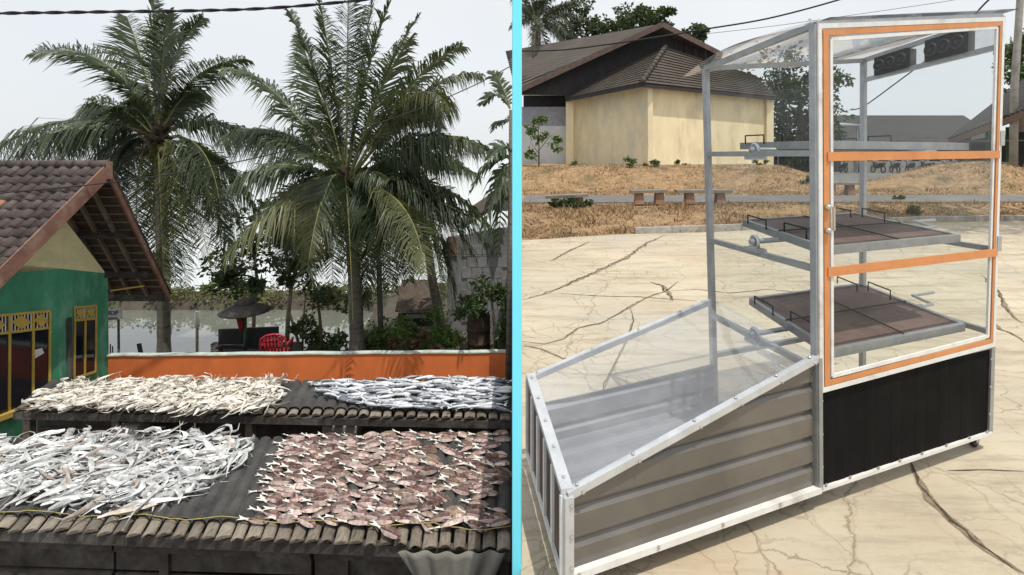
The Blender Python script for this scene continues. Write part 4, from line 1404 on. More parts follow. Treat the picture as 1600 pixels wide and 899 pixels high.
# barrel and grey block house at the right
m_rust = M('rust_drum', (0.09, 0.06, 0.045), 0.8, 0.2, 0.4, 8, 0.2)
a = P(748, 520, 11.7)
tag(MB().lathe([(.26, 0), (.26, .3), (.275, .31), (.26, .32), (.26, .6), (.275, .61), (.26, .62), (.26, .9)], (a.x, 11.7, -2.93), 18).build('drum', m_rust, None, True, (a.x, 11.7, -2.93)), 'rusty steel drum behind the orange wall near the block house', 'drum')
r = random.Random(5)
mbp = thing('rubble_pile', (P(715, 545, 11.2).x, 11.2, -2.95), 'heap of broken stones and husks behind the orange wall', 'rubble')
for i in range(26):
    px, py = r.uniform(675, 750), r.uniform(530, 552)
    p = P(px, py, 11.2 + r.uniform(0, .6))
    s = r.uniform(.04, .09)
    sb = MB()
    sb.lathe([(s * .5, -s * .6), (s, -.1 * s), (s * .8, s * .5), (s * .2, s * .8)], (p.x, p.y, max(-2.85, -2.90 + r.uniform(0, .2))), 6, (r.gauss(0, .4), r.gauss(0, .4), 1))
    sb.build('stone', m_conc if i % 3 else m_wood, mbp)
m_block = M('grey_blockwork', (0.30, 0.30, 0.30), 0.9, 0, 0.15, 3, 0.25, stain=(0.2, 0.2, 0.19), stain_scale=1.0)
bh = thing('block_house', (P(765, 540, 13.0).x, 13.0, -3.0), 'grey concrete block house behind the palms at the retaining wall', 'house')
wl = MB()
wl.prism([P(698, 372, 13.4), P(798, 355, 13.0), P(798, 548, 13.0), P(700, 545, 13.4)], (0, .2, 0))
wl.build('wall', m_block, bh)
for j in range(9):
    for i in range(5):
        y = 385 + j * 17
        x = 722 + i * 16 + (8 if j % 2 else 0)
        if x + 14 > 797: continue
        Ya, Yb = lerp(13.4, 13.0, (x - 698) / 100) - .025, lerp(13.4, 13.0, (x + 14.6 - 698) / 100) - .025
        q = [P(x, y, Ya), P(x + 14.6, y - .6, Yb), P(x + 14.6, y + 15.2, Yb), P(x, y + 15.8, Ya)]
        MB().prism(q, (0, .06, 0)).build('block', m_block, bh)
rf = MB()
rf.prism([P(722, 352, 13.6), P(799, 302, 12.4), P(799, 309, 12.4), P(722, 359, 13.6)], (0.0, 1.6, .35))
rf.build('roof', m_under, bh)
up_ = MB()
up_.prism([P(772, 272, 14.2), P(799, 268, 14.2), P(799, 330, 14.2), P(772, 330, 14.2)], (0, .2, 0))
up_.build('upper_wall', m_block, bh)
MB().prism([P(700, 370, 13.35), P(712, 371, 13.3), P(714, 400, 13.3), P(702, 400, 13.35)], (0, .1, 0)).build('brick_edge', M('pink_brick', (.36, .2, .16), .9), bh)
exec_marker = 2
# ================================================================== SOLAR DRYER CART
F0, F1 = V((1.17, 2.31, 0)), V((2.375, 2.80, 0))
B0 = V((0.94, 3.10, 0))
E1, E2 = F1 - F0, B0 - F0
CC = F0 + E1 * .5 + E2 * .5
def Q(u, v, z):
    p = F0 + E1 * u + E2 * v
    if u >= 0:
        p = CC + (p - CC) * (1 + 0.036 * (z - 0.7))
    return V((p.x, p.y, z))
BL0 = V((0.035, 1.84, 0))            # bin front-left, bin back-left
BL1 = V((-0.133, 2.60, 0))
def QB(s, v, z):                     # s 0..1 from low end to tower
    a = BL0.lerp(BL1, v)
    b = Q(0, v, z)
    p = a.lerp(V((b.x, b.y, 0)), s)
    return V((p.x, p.y, z))
ZB = 0.10
m_oran = M('orange_door_strip', (0.60, 0.245, 0.085), 0.5, 0, 0.12, 14, 0.06, stain=(0.50, 0.20, 0.075), stain_scale=7)
m_clear = clearmat('clear_sheet', (0.965, 0.975, 0.975), 0.42, 0.02, 0.004)
m_film = clearmat('clear_film', (0.92, 0.94, 0.97), 2.6, 0.05, 0.14, 1.5)
m_roofs = clearmat('roof_film', (0.92, 0.93, 0.94), 1.6, 0.05, 0.085, 1.5)
m_smoke = M('ribbed_smoke_panel', (0.155, 0.145, 0.13), 0.16, 0.35, 0.15, 2.5, 0.03, stain=(0.20, 0.185, 0.165), stain_scale=1.4)
m_ribi = M('ribbed_grey_panel', (0.27, 0.27, 0.30), 0.35, 0.2, 0.12, 3, 0.03)
m_brown = M('brown_ribbed_end', (0.085, 0.05, 0.038), 0.5, 0, 0.2, 5, 0.05)
m_blk = M('black_ribbed_panel', (0.010, 0.010, 0.010), 0.65, 0, 0.25, 5, 0.03, spec=0.04)
m_mesh = M('brown_tray_mesh', (0.16, 0.10, 0.085), 0.6, 0.1, 0.2, 5, 0.4, stain=(0.21, 0.15, 0.13), stain_scale=3)
m_wire = M('black_wire', (0.02, 0.02, 0.02), 0.5, 0.3, 0.2, 10, 0)
cart = thing('solar_dryer_cart', (1.2, 2.7, 0), 'tall clear sided fish dryer cart with sloped bin and orange door strips on the plaza', 'drying cart')
def post(a, b, wd_=.030, mat=m_alug, name='post', up=(0, 1, 0), parent=None):
    return MB().beam(a, b, wd_, wd_, up).build(name, mat, parent or cart)
ZT = {(0, 0): 2.185, (1, 0): 2.365, (0, 1): 2.135, (1, 1): 2.28}
for (u, v), zt in ZT.items():
    post(Q(u, v, ZB), Q(u, v, zt), .032, m_alug, 'post', E1)
def rail(u0, v0, z0, u1, v1, z1_, wd_=.028, mat=m_alug):
    return post(Q(u0, v0, z0), Q(u1, v1, z1_), wd_, mat, 'rail', (0, 0, 1))
rail(0, 0, 2.185, 0, 1, 2.135); rail(0, 1, 2.135, 1, 1, 2.28); rail(1, 1, 2.28, 1, 0, 2.365); rail(0, 0, 2.185, 1, 0, 2.365)
for z in (1.615, 1.095, 0.64):
    rail(0, 0, z, 0, 1, z); rail(1, 0, z, 1, 1, z)
rail(0, 1, ZB, 1, 1, ZB); rail(1, 0, ZB, 1, 1, ZB)
rail(0, 0, .57, 1, 0, .57); rail(0, 1, .40, 1, 1, .40)
# clear sides
def sheet(a, b, c_, d_, mat, name, parent=None, t=.003):
    n = (b - a).cross(d_ - a).normalized() * t
    return MB().prism([a, b, c_, d_], n).build(name, mat, parent or cart)
sheet(Q(0, .02, .70), Q(0, .98, .72), Q(0, .98, 2.12), Q(0, .02, 2.17), m_clear, 'clear_panel')
sheet(Q(.02, 1.01, .42), Q(.98, 1.01, .42), Q(.98, 1.01, 2.26), Q(.02, 1.01, 2.12), m_clear, 'clear_panel')
sheet(Q(1.0, .02, .58), Q(1.0, .98, .58), Q(1.0, .98, 2.13), Q(1.0, .02, 2.19), m_clear, 'clear_panel')
# wavy clear roof film, overhanging
rm = MB()
def rf_(u, v):
    uu, vv = lerp(-.11, 1.07, u), lerp(-.05, 1.14, v)
    zt = lerp(lerp(2.185, 2.365, uu), lerp(2.135, 2.28, uu), vv) + .025
    zt += 0.035 * math.sin(vv * math.pi) * (1 - uu * .6) + 0.012 * math.sin(uu * 11 + vv * 4) * vv
    if uu < 0: zt -= 0.25 * (-uu)
    return Q(uu, vv, zt)
rm.grid(rf_, 24, 16)
o = rm.build('roof_film', m_roofs, cart, True)
# exhaust fan boxes on the back
def fan_box(v0, v1, z0, z1_):
    """black box with three round fans, set in the top band of the right side"""
    R_ = lambda v, z: Q(1, v, z)
    a, b = R_(v0, z0), R_(v1, z0 + (v0 - v1) * .06)
    c_, d_ = R_(v1, z1_ + (v0 - v1) * .085), R_(v0, z1_)
    n = E1.normalized()
    e_x = (b - a).normalized()
    bx = MB().prism([a - n * .035, b - n * .035, c_ - n * .035, d_ - n * .035], n * .10).build('fan_box', m_fanb, cart)
    for k in range(3):
        t = (k + .5) / 3
        c0 = a.lerp(b, t).lerp(d_.lerp(c_, t), .5) - n * .04
        fb = MB()
        rr_ = min((b - a).length / 6, (d_ - a).length / 2) * .92
        ring = [c0 + (e_x * math.cos(x) + V((0, 0, 1)) * math.sin(x)) * rr_ for x in [2 * math.pi * i / 16 for i in range(17)]]
        fb.tube(ring, .006, 5)
        for i in range(7):
            x = 2 * math.pi * i / 7
            e = e_x * math.cos(x) + V((0, 0, 1)) * math.sin(x)
            e2 = e_x * math.cos(x + .5) + V((0, 0, 1)) * math.sin(x + .5)
            fb.add([c0, c0 + e * rr_ * .9, c0 + e2 * rr_ * .85 + n * .01], [(0, 1, 2)])
        fb.lathe([(rr_ * .35, -.004), (rr_ * .3, .01)], c0, 10, -n)
        fb.build('fan', m_fan, bx)
m_fan = M('fan_plastic', (.03, .03, .035), .5, spec=.2)
m_fanb = M('fan_box_black', (.010, .010, .012), .8, 0, .2, 8, 0, spec=.08)
m_frost = clearmat('frosted', (.93, .93, .93), .6, .2, .16)
sheet(Q(1, .02, 2.215), Q(1, .98, 2.155), Q(1, .98, 2.265), Q(1, .02, 2.345), m_frost, 'clear_panel')
rail(1, 0, 2.20, 1, 1, 2.14)
fan_box(.87, .60, 2.155, 2.275); fan_box(.46, .19, 2.185, 2.315)
# door
door = MB()
NF = V((E1.y, -E1.x, 0)).normalized()          # outward front normal
def D(u, z, off=.018): return Q(u, 0, z) + NF * off
def strip(u0, z0, u1, z1_, wd_, off, mat, name, parent, th=.006):
    return MB().beam(D(u0, z0, off), D(u1, z1_, off), th, wd_, (D(u1, z1_) - D(u0, z0)).cross(NF)).build(name, mat, parent)
zl0, zr0 = .545, .575          # door bottom
zl1, zr1 = 2.175, 2.345        # door top
pane = sheet(D(.0, zl0, .010), D(1.0, zr0, .010), D(1.0, zr1, .010), D(.0, zl1, .010), m_clear, 'door')
for (a, b, c_, d_) in ((.006, zl0, .006, zl1), (.992, zr0, .992, zr1), (0, zl0 + .006, 1, zr0 + .006), (0, zl1, 1, zr1)):
    strip(a, b, c_, d_, .022, .018, m_white, 'door_edge', pane, .012)
for (a, b, c_, d_, w_) in ((.033, zl0 + .03, .033, zl1 - .03, .032), (.975, zr0 + .03, .975, zr1 - .03, .016), (.02, zl0 + .032, .98, zr0 + .030, .022), (.02, zl1 - .026, .98, zr1 - .026, .026)):
    strip(a, b, c_, d_, w_, .020, m_oran, 'door_strip', pane)
strip(.035, 1.600, .985, 1.612, .040, .026, m_oran, 'door_strip', pane)
strip(.035, 1.082, .985, 1.082, .042, .026, m_oran, 'door_strip', pane)
for (a, b, c_, d_) in ((.060, zl0 + .06, .060, zl1 - .05), (.955, zr0 + .05, .955, zr1 - .05), (.06, zl0 + .058, .955, zr0 + .056), (.06, zl1 - .05, .955, zr1 - .05)):
    strip(a, b, c_, d_, .016, .016, m_white, 'door_edge', pane, .010)
for z in (1.375, 1.27):
    MB().lathe([(.012, 0), (.016, .006), (.010, .02), (.004, .024)], D(.032, z, .022), 10, NF).build('door_bolt', m_steel, pane, True)
strip(.055, 1.375, .055, 1.27, .012, .035, m_steel, 'door_pull', pane)
for z in (1.13, 1.70):
    MB().beam(D(.998, z - .04, .025), D(.998, z + .04, .025), .02, .02).build('hinge', m_steel, pane)
# black base panels with vertical ribs
def ribpanel_v(pf, z0f, z1f, n, mat, name, nrm, d=.0015):
    m = MB()
    levels = []
    for i in range(n):
        for t, dd in ((0, 0), (.62, 0), (.68, d), (.94, d), (.999, 0)):
            levels.append(((i + t) / n, dd))
    levels.append((1.0, 0))
    for s, dd in levels:
        m.v += [tuple(pf(s, z0f(s)) + nrm * dd), tuple(pf(s, z1f(s)) + nrm * dd)]
    for i in range(len(levels) - 1):
        m.f.append((2 * i, 2 * i + 2, 2 * i + 3, 2 * i + 1)); m.m.append(0)
    return m.build(name, mat, cart)
ribpanel_v(lambda s, z: Q(s, 0, z) + NF * .004, lambda s: ZB, lambda s: lerp(.545, .575, s), 7, m_blk, 'base_panel', NF)
NR = E1.normalized()
sheet(Q(1.0, .02, ZB + .02), Q(1.0, .98, ZB + .02), Q(1.0, .98, .57), Q(1.0, .02, .57), m_clear, 'clear_panel')
# low bin
ZL0, ZL1, ZH0, ZH1 = .39, .475, .698, .728       # rail heights: low end front/back, tower front/back
def bin_panel(v, z0, topl, topr, levels, mat, name, nrm):
    m = MB()
    zs = []
    z = z0
    i = 0
    while z < max(topl, topr):
        zs += [(z, 0), (z + .080, 0), (z + .100, -.020), (z + .118, -.020)]
        z += .122
    zs = [q for q in zs if q[0] < max(topl, topr)] + [(max(topl, topr), 0)]
    rows_b = []
    for z, d in zs:
        s0 = 0 if z <= topl else (z - topl) / (topr - topl)
        rows_b.append((QB(min(s0, .999), v, z) + nrm * d, QB(1, v, z) + nrm * d))
    for a, b in rows_b: m.v += [tuple(a), tuple(b)]
    for i in range(len(rows_b) - 1):
        m.f.append((2 * i, 2 * i + 1, 2 * i + 3, 2 * i + 2)); m.m.append(0)
    return m.build(name, mat, cart)
bin_panel(0, ZB, ZL0, ZH0, 0, m_smoke, 'bin_panel', NF)
bin_panel(.97, ZB, ZL0 - .05, .36, 0, m_ribi, 'bin_back_panel', NF)
sheet(QB(0.0, .99, ZB), QB(1, .99, ZB), QB(1, .99, ZH1), QB(0.0, .99, ZL1), m_clear, 'clear_panel')
fl = MB()
fl.grid(lambda u, v: QB(u, v, .135 + .012 * (1 if int(v * 24) % 4 in (0, 1) else 0)), 6, 24)
fl.build('bin_floor', m_ribi, cart)
endn = -(QB(1, .5, 0) - QB(0, .5, 0)).normalized()
ribpanel_v(lambda s, z: QB(0, s, z) + endn * .012, lambda s: ZB - .01, lambda s: lerp(ZL0, ZL1, s), 5, m_brown, 'end_panel', endn)
for k in range(6):
    MB().beam(QB(0, k / 5, ZB) + endn * .02, QB(0, k / 5, lerp(ZL0, ZL1, k / 5)) + endn * .02, .012, .012, endn).build('end_strip', m_white, cart)
MB().beam(QB(0, 0, ZB) + endn * .02, QB(0, 1, ZB) + endn * .02, .012, .016).build('end_strip', m_white, cart)
# bin rails (white-silver angle)
m_angle = M('bright_angle', (0.58, 0.60, 0.62), 0.4, 0.45, 0.14, 10, 0.03)
def angle(a, b, wd_=.034, h=.02, up=(0, 0, 1), name='bin_rail', mat=m_angle):
    return MB().beam(a, b, wd_, h, up).build(name, mat, cart)
angle(QB(0, 0, ZL0) + NF * .008, QB(1, 0, ZH0) + NF * .008, .030, .029)
angle(QB(0, 1, ZL1), QB(1, 1, ZH1), .03, .03)
angle(QB(0, -.01, ZL0 + .012), QB(0, 1.01, ZL1 + .012), .045, .022)
angle(QB(0, 0, ZB - .015) + NF * .012, QB(0, 0, ZL0) + NF * .012, .034, .034, E1)
angle(QB(-.01, 0, ZB) + NF * .012, QB(1, 0, ZB) + NF * .012, .03, .026, mat=m_white)
angle(Q(0, 0, ZB - .005) + NF * .012, Q(1, 0, ZB - .005) + NF * .012, .016, .016, mat=m_white)
angle(QB(1, 0, ZB) + NF * .014, QB(1, 0, ZH0) + NF * .014, .022, .022, E1, mat=m_alug)
angle(QB(.02, 0, ZB + .0), QB(.02, 1, ZB + .0), .03, .03, mat=m_alug)
# sloped clear cover
cv = MB()
cv.grid(lambda u, v: QB(u, v, lerp(lerp(ZL0, ZH0, u), lerp(ZL1, ZH1, u), v) + .014 - .022 * math.sin(u * math.pi) * math.sin(v * math.pi) + .006 * math.sin(u * 9 + v * 5)), 20, 12)
cv.build('cover_film', m_film, cart, True)
# screws
scm = MB().lathe([(.0075, 0), (.0072, .004), (.0045, .006), (.0015, .007)], (0, 0, 0), 7).mesh('screw', m_steel)
def screw(p, n):
    o = bpy.data.objects.new('screw', scm)
    col.objects.link(o)
    o.location = p
    o.rotation_euler = n.to_track_quat('Z', 'Y').to_euler()
    adopt(o, cart)
UP = V((0, 0, 1))
for s in (.03, .22, .45, .62, .8, .96):
    screw(QB(s, 0, lerp(ZL0, ZH0, s)) + NF * .008 + UP * .018, UP)
    screw(QB(s + .015, 0, lerp(ZL0, ZH0, s) - .005) + NF * .024, NF)
for s in (.06, .28, .50, .72, .95):
    screw(QB(0, s, lerp(ZL0, ZL1, s) + .024), UP)
for s in (.03, .3, .55, .8):
    screw(QB(s, 0, ZB + .005) + NF * .028, NF)
    screw(QB(s, 1, lerp(ZL1, ZH1, s) + .016), UP)
for z in (.14, .25, .36):
    screw(QB(0.005, 0, z) + NF * .03, NF)
for s in (.03, .15, .3, .42, .55, .7, .85, .97):
    screw(Q(s, 0, ZB + .012) + NF * .016, NF)
for z in (.2, .35, .5):
    screw(Q(.985, 0, z) + NF * .014, NF); screw(Q(.01, 0, z) + NF * .016, NF)
for v in (.03, .3, .45, .7):
    screw(Q(0, v, lerp(2.185, 2.135, v) + .03), UP)
# trays
def tray(zf, zb, u0, u1, tilt):
    T = lambda u, v, dz=0.0: Q(u, v, lerp(zf, zb, v) + dz)
    fr = MB()
    c4 = [(u0, .09), (u1, .09), (u1 + .01, .91), (u0 + .05, .91)]
    for i in range(4):
        fr.beam(T(*c4[i]), T(*c4[(i + 1) % 4]), .026, .040)
    tr = fr.build('tray', m_alug, cart)
    MB().prism([T(*q, dz=.006) for q in c4], (0, 0, .006)).build('tray_mesh', m_mesh, tr)
    wr = MB()
    um, vm = (u0 + u1) / 2 + .02, .5
    wr.tube([T(um, .1, .022), T(um + .01, .9, .022)], .004, 5)
    wr.tube([T(u0 + .02, vm, .022), T(u1, vm, .022)], .004, 5)
    wr.build('cross_wire', m_wire, tr)
    for uu, dv, hh in ((u0 + .045, .30, .055), (u0 + .02, .62, .05), (u1 - .04, .58, .06), (u1 - .10, .80, .045)):
        h = MB()
        h.tube([T(uu, dv, .01), T(uu, dv, .01 + hh), T(uu + .005, dv + .20, .01 + hh), T(uu + .005, dv + .20, .01)], .0045, 6)
        h.build('handle', m_wire, tr, True)
    # shaft, bearing and crank
    zm = (zf + zb) / 2 - .025
    MB().tube([Q(-.03, .5, zm), Q(1.02, .5, zm)], .014, 8).build('shaft', m_alug, tr, True)
    bb = MB()
    bc = Q(-.01, .5, zm)
    e2n = E2.normalized()
    rg = [bc + (e2n * math.cos(x) + UP * math.sin(x)) * .030 for x in [2 * math.pi * i / 18 for i in range(19)]]
    bb.tube(rg, .009, 6)
    bb.lathe([(.020, -.012), (.020, .012)], bc, 12, E1)
    bb.beam(bc - UP * .045, bc - UP * .02, .05, .03, E1)
    bb.box(Q(-.005, .5, zm - .042), (.05, .12, .018), math.atan2(E2.y, E2.x) - math.pi / 2)
    bb.build('bearing', m_alu, tr)
    cr_ = MB()
    cr_.tube([Q(.98, .5, zm), Q(1.10, .5, zm), Q(1.10, .66, zm + .02), Q(1.26, .66, zm + .02)], .010, 7)
    cr_.build('crank', m_alu, tr, True)
tray(.655, .725, .135, .905, 0)
tray(1.15, 1.205, .105, .86, 0)
tray(1.655, 1.665, .10, .90, 0)
# casters
for (p, rz) in ((Q(.955, .05, 0), .5), (Q(.95, .93, 0), .3), (QB(.04, .93, 0), .2), (QB(.05, .10, 0), .8), (Q(.05, .5, 0), .1)):
    cs = MB()
    cs.box(p + UP * .088, (.06, .06, .008), rz)
    for s in (-1, 1):
        m_ = Matrix.Rotation(rz, 3, 'Z')
        cs.beam(p + m_ @ V((.0, .019 * s, .085)), p + m_ @ V((.012, .019 * s, .035)), .035, .004, m_ @ V((0, 1, 0)))
    ca = cs.build('caster', m_alu, cart)
    ax = Matrix.Rotation(rz, 3, 'Z') @ V((0, 1, 0))
    MB().lathe([(.026, -.014), (.035, -.010), (.036, 0), (.035, .010), (.026, .014)], p + UP * .036 + Matrix.Rotation(rz, 3, 'Z') @ V((.012, 0, 0)), 18, ax).build('wheel', m_black, ca, True)

# ================================================================== GRASS, KERBS, BENCHES
mb = MB()
r = random.Random(91)
for _ in range(72000):
    y = 10.0 + 14 * r.random() ** 1.3
    x = r.uniform(edgeX(y) + .03, min(1.0 * y + 1, 24))
    pe = plaza_edge_Y(x)
    if y < pe + .02 or 14.75 < y - .02 * x < 17.85: continue
    if y > 22.5 and x < 12: continue
    if 11.3 < x and 19.4 < y and mnoise.noise(V((x, y, 3))) > -.2 and x < 15 : continue
    if mnoise.noise(V((x * .7, y * 1.1, 21))) > .28 and r.random() < .8: continue
    z = H(x, y)
    h = (2.2 if mnoise.noise(V((x * 2.3, y * 2.3, 33))) > .38 and r.random() < .5 else 1.0) * r.uniform(.03, .095) * max(.25, 1 + 1.3 * mnoise.noise(V((x * 1.1, y * 1.1, 9))))
    a = r.uniform(0, 6.28)
    wv = r.uniform(.008, .02)
    lx, ly = r.gauss(0, .07), r.gauss(0, .07)
    mb.add([(x - math.cos(a) * wv, y - math.sin(a) * wv, z - .01), (x + math.cos(a) * wv, y + math.sin(a) * wv, z - .01), (x + lx, y + ly, z + h)], [(0, 1, 2)])
def drygrass():
    m = bpy.data.materials.new('dry_grass_blades')
    m.use_nodes = True
    t = m.node_tree
    b = t.nodes['Principled BSDF']
    cc = ramp2(t, noise_n(t, 9, 4, .7), (.19, .115, .055), (.42, .28, .15), .35, .65)
    cc = mixc(t, ramp2(t, noise_n(t, .9, 4, .6), (0, 0, 0), (.8, .8, .8), .58, .72), cc, (.17, .17, .055))
    cc = mixc(t, ramp2(t, noise_n(t, 1.7, 6, .7), (0, 0, 0), (.85, .85, .85), .5, .66), cc, (.15, .10, .055))
    cc = mixc(t, ramp2(t, noise_n(t, .6, 5, .65), (0, 0, 0), (.8, .8, .8), .52, .64), cc, (.40, .29, .17))
    t.links.new(cc, b.inputs['Base Color'])
    b.inputs['Roughness'].default_value = .8
    return m
tag(mb.build('dry_grass', drygrass()), 'short dry brown grass covering the banks around the plaza', 'grass', kind='stuff')
# kerb stones
m_kerb = M('kerb_concrete', (0.36, 0.34, 0.30), 0.9, 0, 0.2, 6, 0.3, stain=(0.22, 0.2, 0.17), stain_scale=2)
kb = tag(bpy.data.objects.new('kerb', None), kind='structure')
col.objects.link(kb)
kb.location = (2, 10.6, 0)
x = 1.62
r = random.Random(14)
while x < 14:
    x2 = x + .78
    a, b = V((x, plaza_edge_Y(x) + .06, .055)), V((x2, plaza_edge_Y(x2) + .06, .055))
    if not (6.0 < x < 7.2):
        MB().beam(a, b, .11, .15 + r.uniform(-.01, .02)).build('kerb_stone', m_kerb, kb)
    x = x2 + .012
# benches
m_bslab = M('bench_slab', (0.22, 0.20, 0.17), 0.9, 0, 0.25, 6, 0.3, stain=(0.13, 0.12, 0.1), stain_scale=3)
m_bped = M('bench_pedestal', (0.30, 0.17, 0.11), 0.9, 0, 0.3, 6, 0.3, stain=(0.24, 0.22, 0.19), stain_scale=3)
def bench_(label, xa, xb, ytop, ybase, Y, tilt=0):
    hgt = (ybase - ytop) / FPX * Y
    a, b = P(xa, ytop, Y), P(xb, ytop - tilt, Y)
    zg = P(xa, ybase, Y).z - .03
    t = thing('concrete_bench', ((a.x + b.x) / 2, Y, zg), label, 'bench', 'concrete benches beside the road')
    MB().beam(a, b, .42, .075).build('seat', m_bslab, t)
    for k in (.24, .80):
        q = a.lerp(b, k)
        MB().hexa([(q.x - .13, Y - .16, zg), (q.x + .13, Y - .16, zg), (q.x + .13, Y + .16, zg), (q.x - .13, Y + .16, zg)],
                  [(q.x - .10, Y - .13, q.z - .035), (q.x + .10, Y - .13, q.z - .035), (q.x + .10, Y + .13, q.z - .035), (q.x - .10, Y + .13, q.z - .035)]).build('leg', m_bped, t)
bench_('weathered concrete bench overgrown by green plants at its legs', 852, 918, 308, 330, 13.4, 3)
bench_('plain concrete bench on two reddish legs, second along the road', 985, 1041, 299.5, 317, 14.25, 1)
bench_('concrete bench seen past the left post of the cart', 1056, 1142, 299, 316, 14.3, 0)
bench_('concrete bench seen through the glazed door of the cart', 1285, 1338, 287, 305, 17.9, 0)
leafy_tree('weed_clump', 'dark green weeds growing around the left leg of the overgrown bench', P(866, 330, 13.3), [], [(P(868, 321, 13.2), (.28, .25, .13), 1)], 420, .09, m_lf_dark, m_bark, 95, 'weeds')
leafy_tree('weed_clump', 'dense dark green bush under the right end of the overgrown bench', P(902, 326, 13.3), [], [(P(903, 316, 13.2), (.27, .28, .17), 1)], 700, .09, m_lf_dark, m_bark, 96, 'weeds')
for i, (px, py, Y, s) in enumerate(((900, 256, 22.7, .3), (1025, 255, 22.2, .35), (1063, 255, 22.6, .2), (1188, 259, 24.5, .45), (985, 262, 22, .4), (1010, 248, 22.4, .12), (1265, 275, 20.5, .5), (1405, 292, 16.0, .18), (1425, 318, 13.5, .3))):
    g = P(px, py, Y)
    leafy_tree('weed_clump', ('green weed tuft at the foot of the cream building', 'green weed tuft in the dry grass beyond the cart')[i > 5], (g.x, Y, H(g.x, Y)), [], [((g.x, Y, H(g.x, Y) + s * .35), (s, s * .6, s * .5), 1)], 220, .10, m_lf_mid, m_bark, 130 + i, 'weeds', ('weeds by the cream building', 'weeds in the dry grass')[i > 5])

# ================================================================== CREAM BUILDING
m_cream = M('cream_plaster', (0.82, 0.71, 0.47), 0.9, 0, 0.10, 2, 0.1, stain=(0.62, 0.54, 0.37), stain_scale=1.3, stretch=(1, 1, .35))
m_creamg = M('cream_plaster_patched', (0.76, 0.66, 0.44), 0.9, 0, 0.10, 2, 0.1, stain=(0.58, 0.56, 0.46), stain_scale=1.1, stretch=(1, 1, .5))
m_whitew = M('white_render', (0.62, 0.62, 0.62), 0.9, 0, 0.08, 2, 0.1, stain=(0.5, 0.5, 0.5), stain_scale=1)
m_dkwood = M('dark_timber_cladding', (0.035, 0.033, 0.036), 0.85, 0, 0.4, 6, 0.3, stretch=(4, 4, .3))
def shingle(name, c, rows_per_m):
    m = bpy.data.materials.new(name)
    m.use_nodes = True
    t = m.node_tree
    b = t.nodes['Principled BSDF']
    g = t.nodes.new('ShaderNodeNewGeometry')
    sp = t.nodes.new('ShaderNodeSeparateXYZ')
    t.links.new(g.outputs['Position'], sp.inputs[0])
    mu = t.nodes.new('ShaderNodeMath'); mu.operation = 'MULTIPLY'; mu.inputs[1].default_value = rows_per_m
    t.links.new(sp.outputs[2], mu.inputs[0])
    fr = t.nodes.new('ShaderNodeMath'); fr.operation = 'FRACT'
    t.links.new(mu.outputs[0], fr.inputs[0])
    cc = ramp2(t, noise_n(t, 5, 5, .7, (1, 1, 3)), tuple(x * .65 for x in c), tuple(x * 1.35 for x in c))
    cc = mixc(t, ramp2(t, noise_n(t, .7, 4, .6), (0, 0, 0), (.7, .7, .7), .5, .7), cc, tuple(x * 1.5 for x in c))
    cc = mixc(t, ramp2(t, fr.outputs[0], (.75, .75, .75), (0, 0, 0), 0.0, 0.22), cc, tuple(x * .3 for x in c))
    t.links.new(cc, b.inputs['Base Color'])
    b.inputs['Roughness'].default_value = .85
    bp = t.nodes.new('ShaderNodeBump'); bp.inputs['Strength'].default_value = .8; bp.inputs['Distance'].default_value = .06
    t.links.new(fr.outputs[0], bp.inputs['Height'])
    t.links.new(bp.outputs[0], b.inputs['Normal'])
    return m
m_shing = shingle('grey_shingle', (0.078, 0.064, 0.052), 4.6)
m_shing2 = shingle('dark_shingle', (0.042, 0.040, 0.038), 2.6)
m_barge2 = M('brown_barge', (0.105, 0.075, 0.062), 0.85, 0, 0.3, 5, 0.3)
cb = thing('cream_building', (4.2, 25, 1.2), 'cream plastered building with brown shingle hip roof and dark timber gable', 'building')
GZ = 1.0
CR, LF, RT = P(1015, 258, 23), P(918, 258, 26.2), P(1206, 258, 26.5)
LF2 = P(890, 258, 26.4)
def wallq(a, b, zt_a, zt_b, mat, name='wall', th=.25, zb=GZ):
    d = V((b.x - a.x, b.y - a.y, 0)).normalized()
    n = V((-d.y, d.x, 0))
    if n.y < 0: n = -n
    return MB().prism([V((a.x, a.y, zb)), V((b.x, b.y, zb)), V((b.x, b.y, zt_b)), V((a.x, a.y, zt_a))], n * th).build(name, mat, cb)
ztc = P(0, 128, 23).z
wallq(LF, CR, ztc, ztc, m_creamg)
wallq(CR, RT, ztc, ztc, m_cream)
wallq(LF2, LF, ztc - .2, ztc - .2, m_cream)
wallq(RT, RT + V((2, 9, 0)), ztc, ztc, m_cream)
for q, w_ in ((CR, .22), (P(890, 258, 26.3), .38), (P(1201, 258, 26.3), .35)):
    MB().box((q.x, q.y - .05, (GZ + ztc) / 2 - .1), (w_, .3, ztc - GZ - .2)).build('pilaster', m_cream, cb)
mbs = MB()
mbs.beam(V((LF.x, LF.y - .1, 1.16)), V((CR.x, CR.y - .1, 1.16)), .14, .14)
mbs.beam(V((CR.x, CR.y - .1, 1.16)), V((RT.x, RT.y - .1, 1.16)), .14, .14)
mbs.beam(V((-1.8, 26.75, 1.16)), V((LF.x, LF.y - .12, 1.16)), .14, .14)
mbs.build('plinth', m_conc, cb)
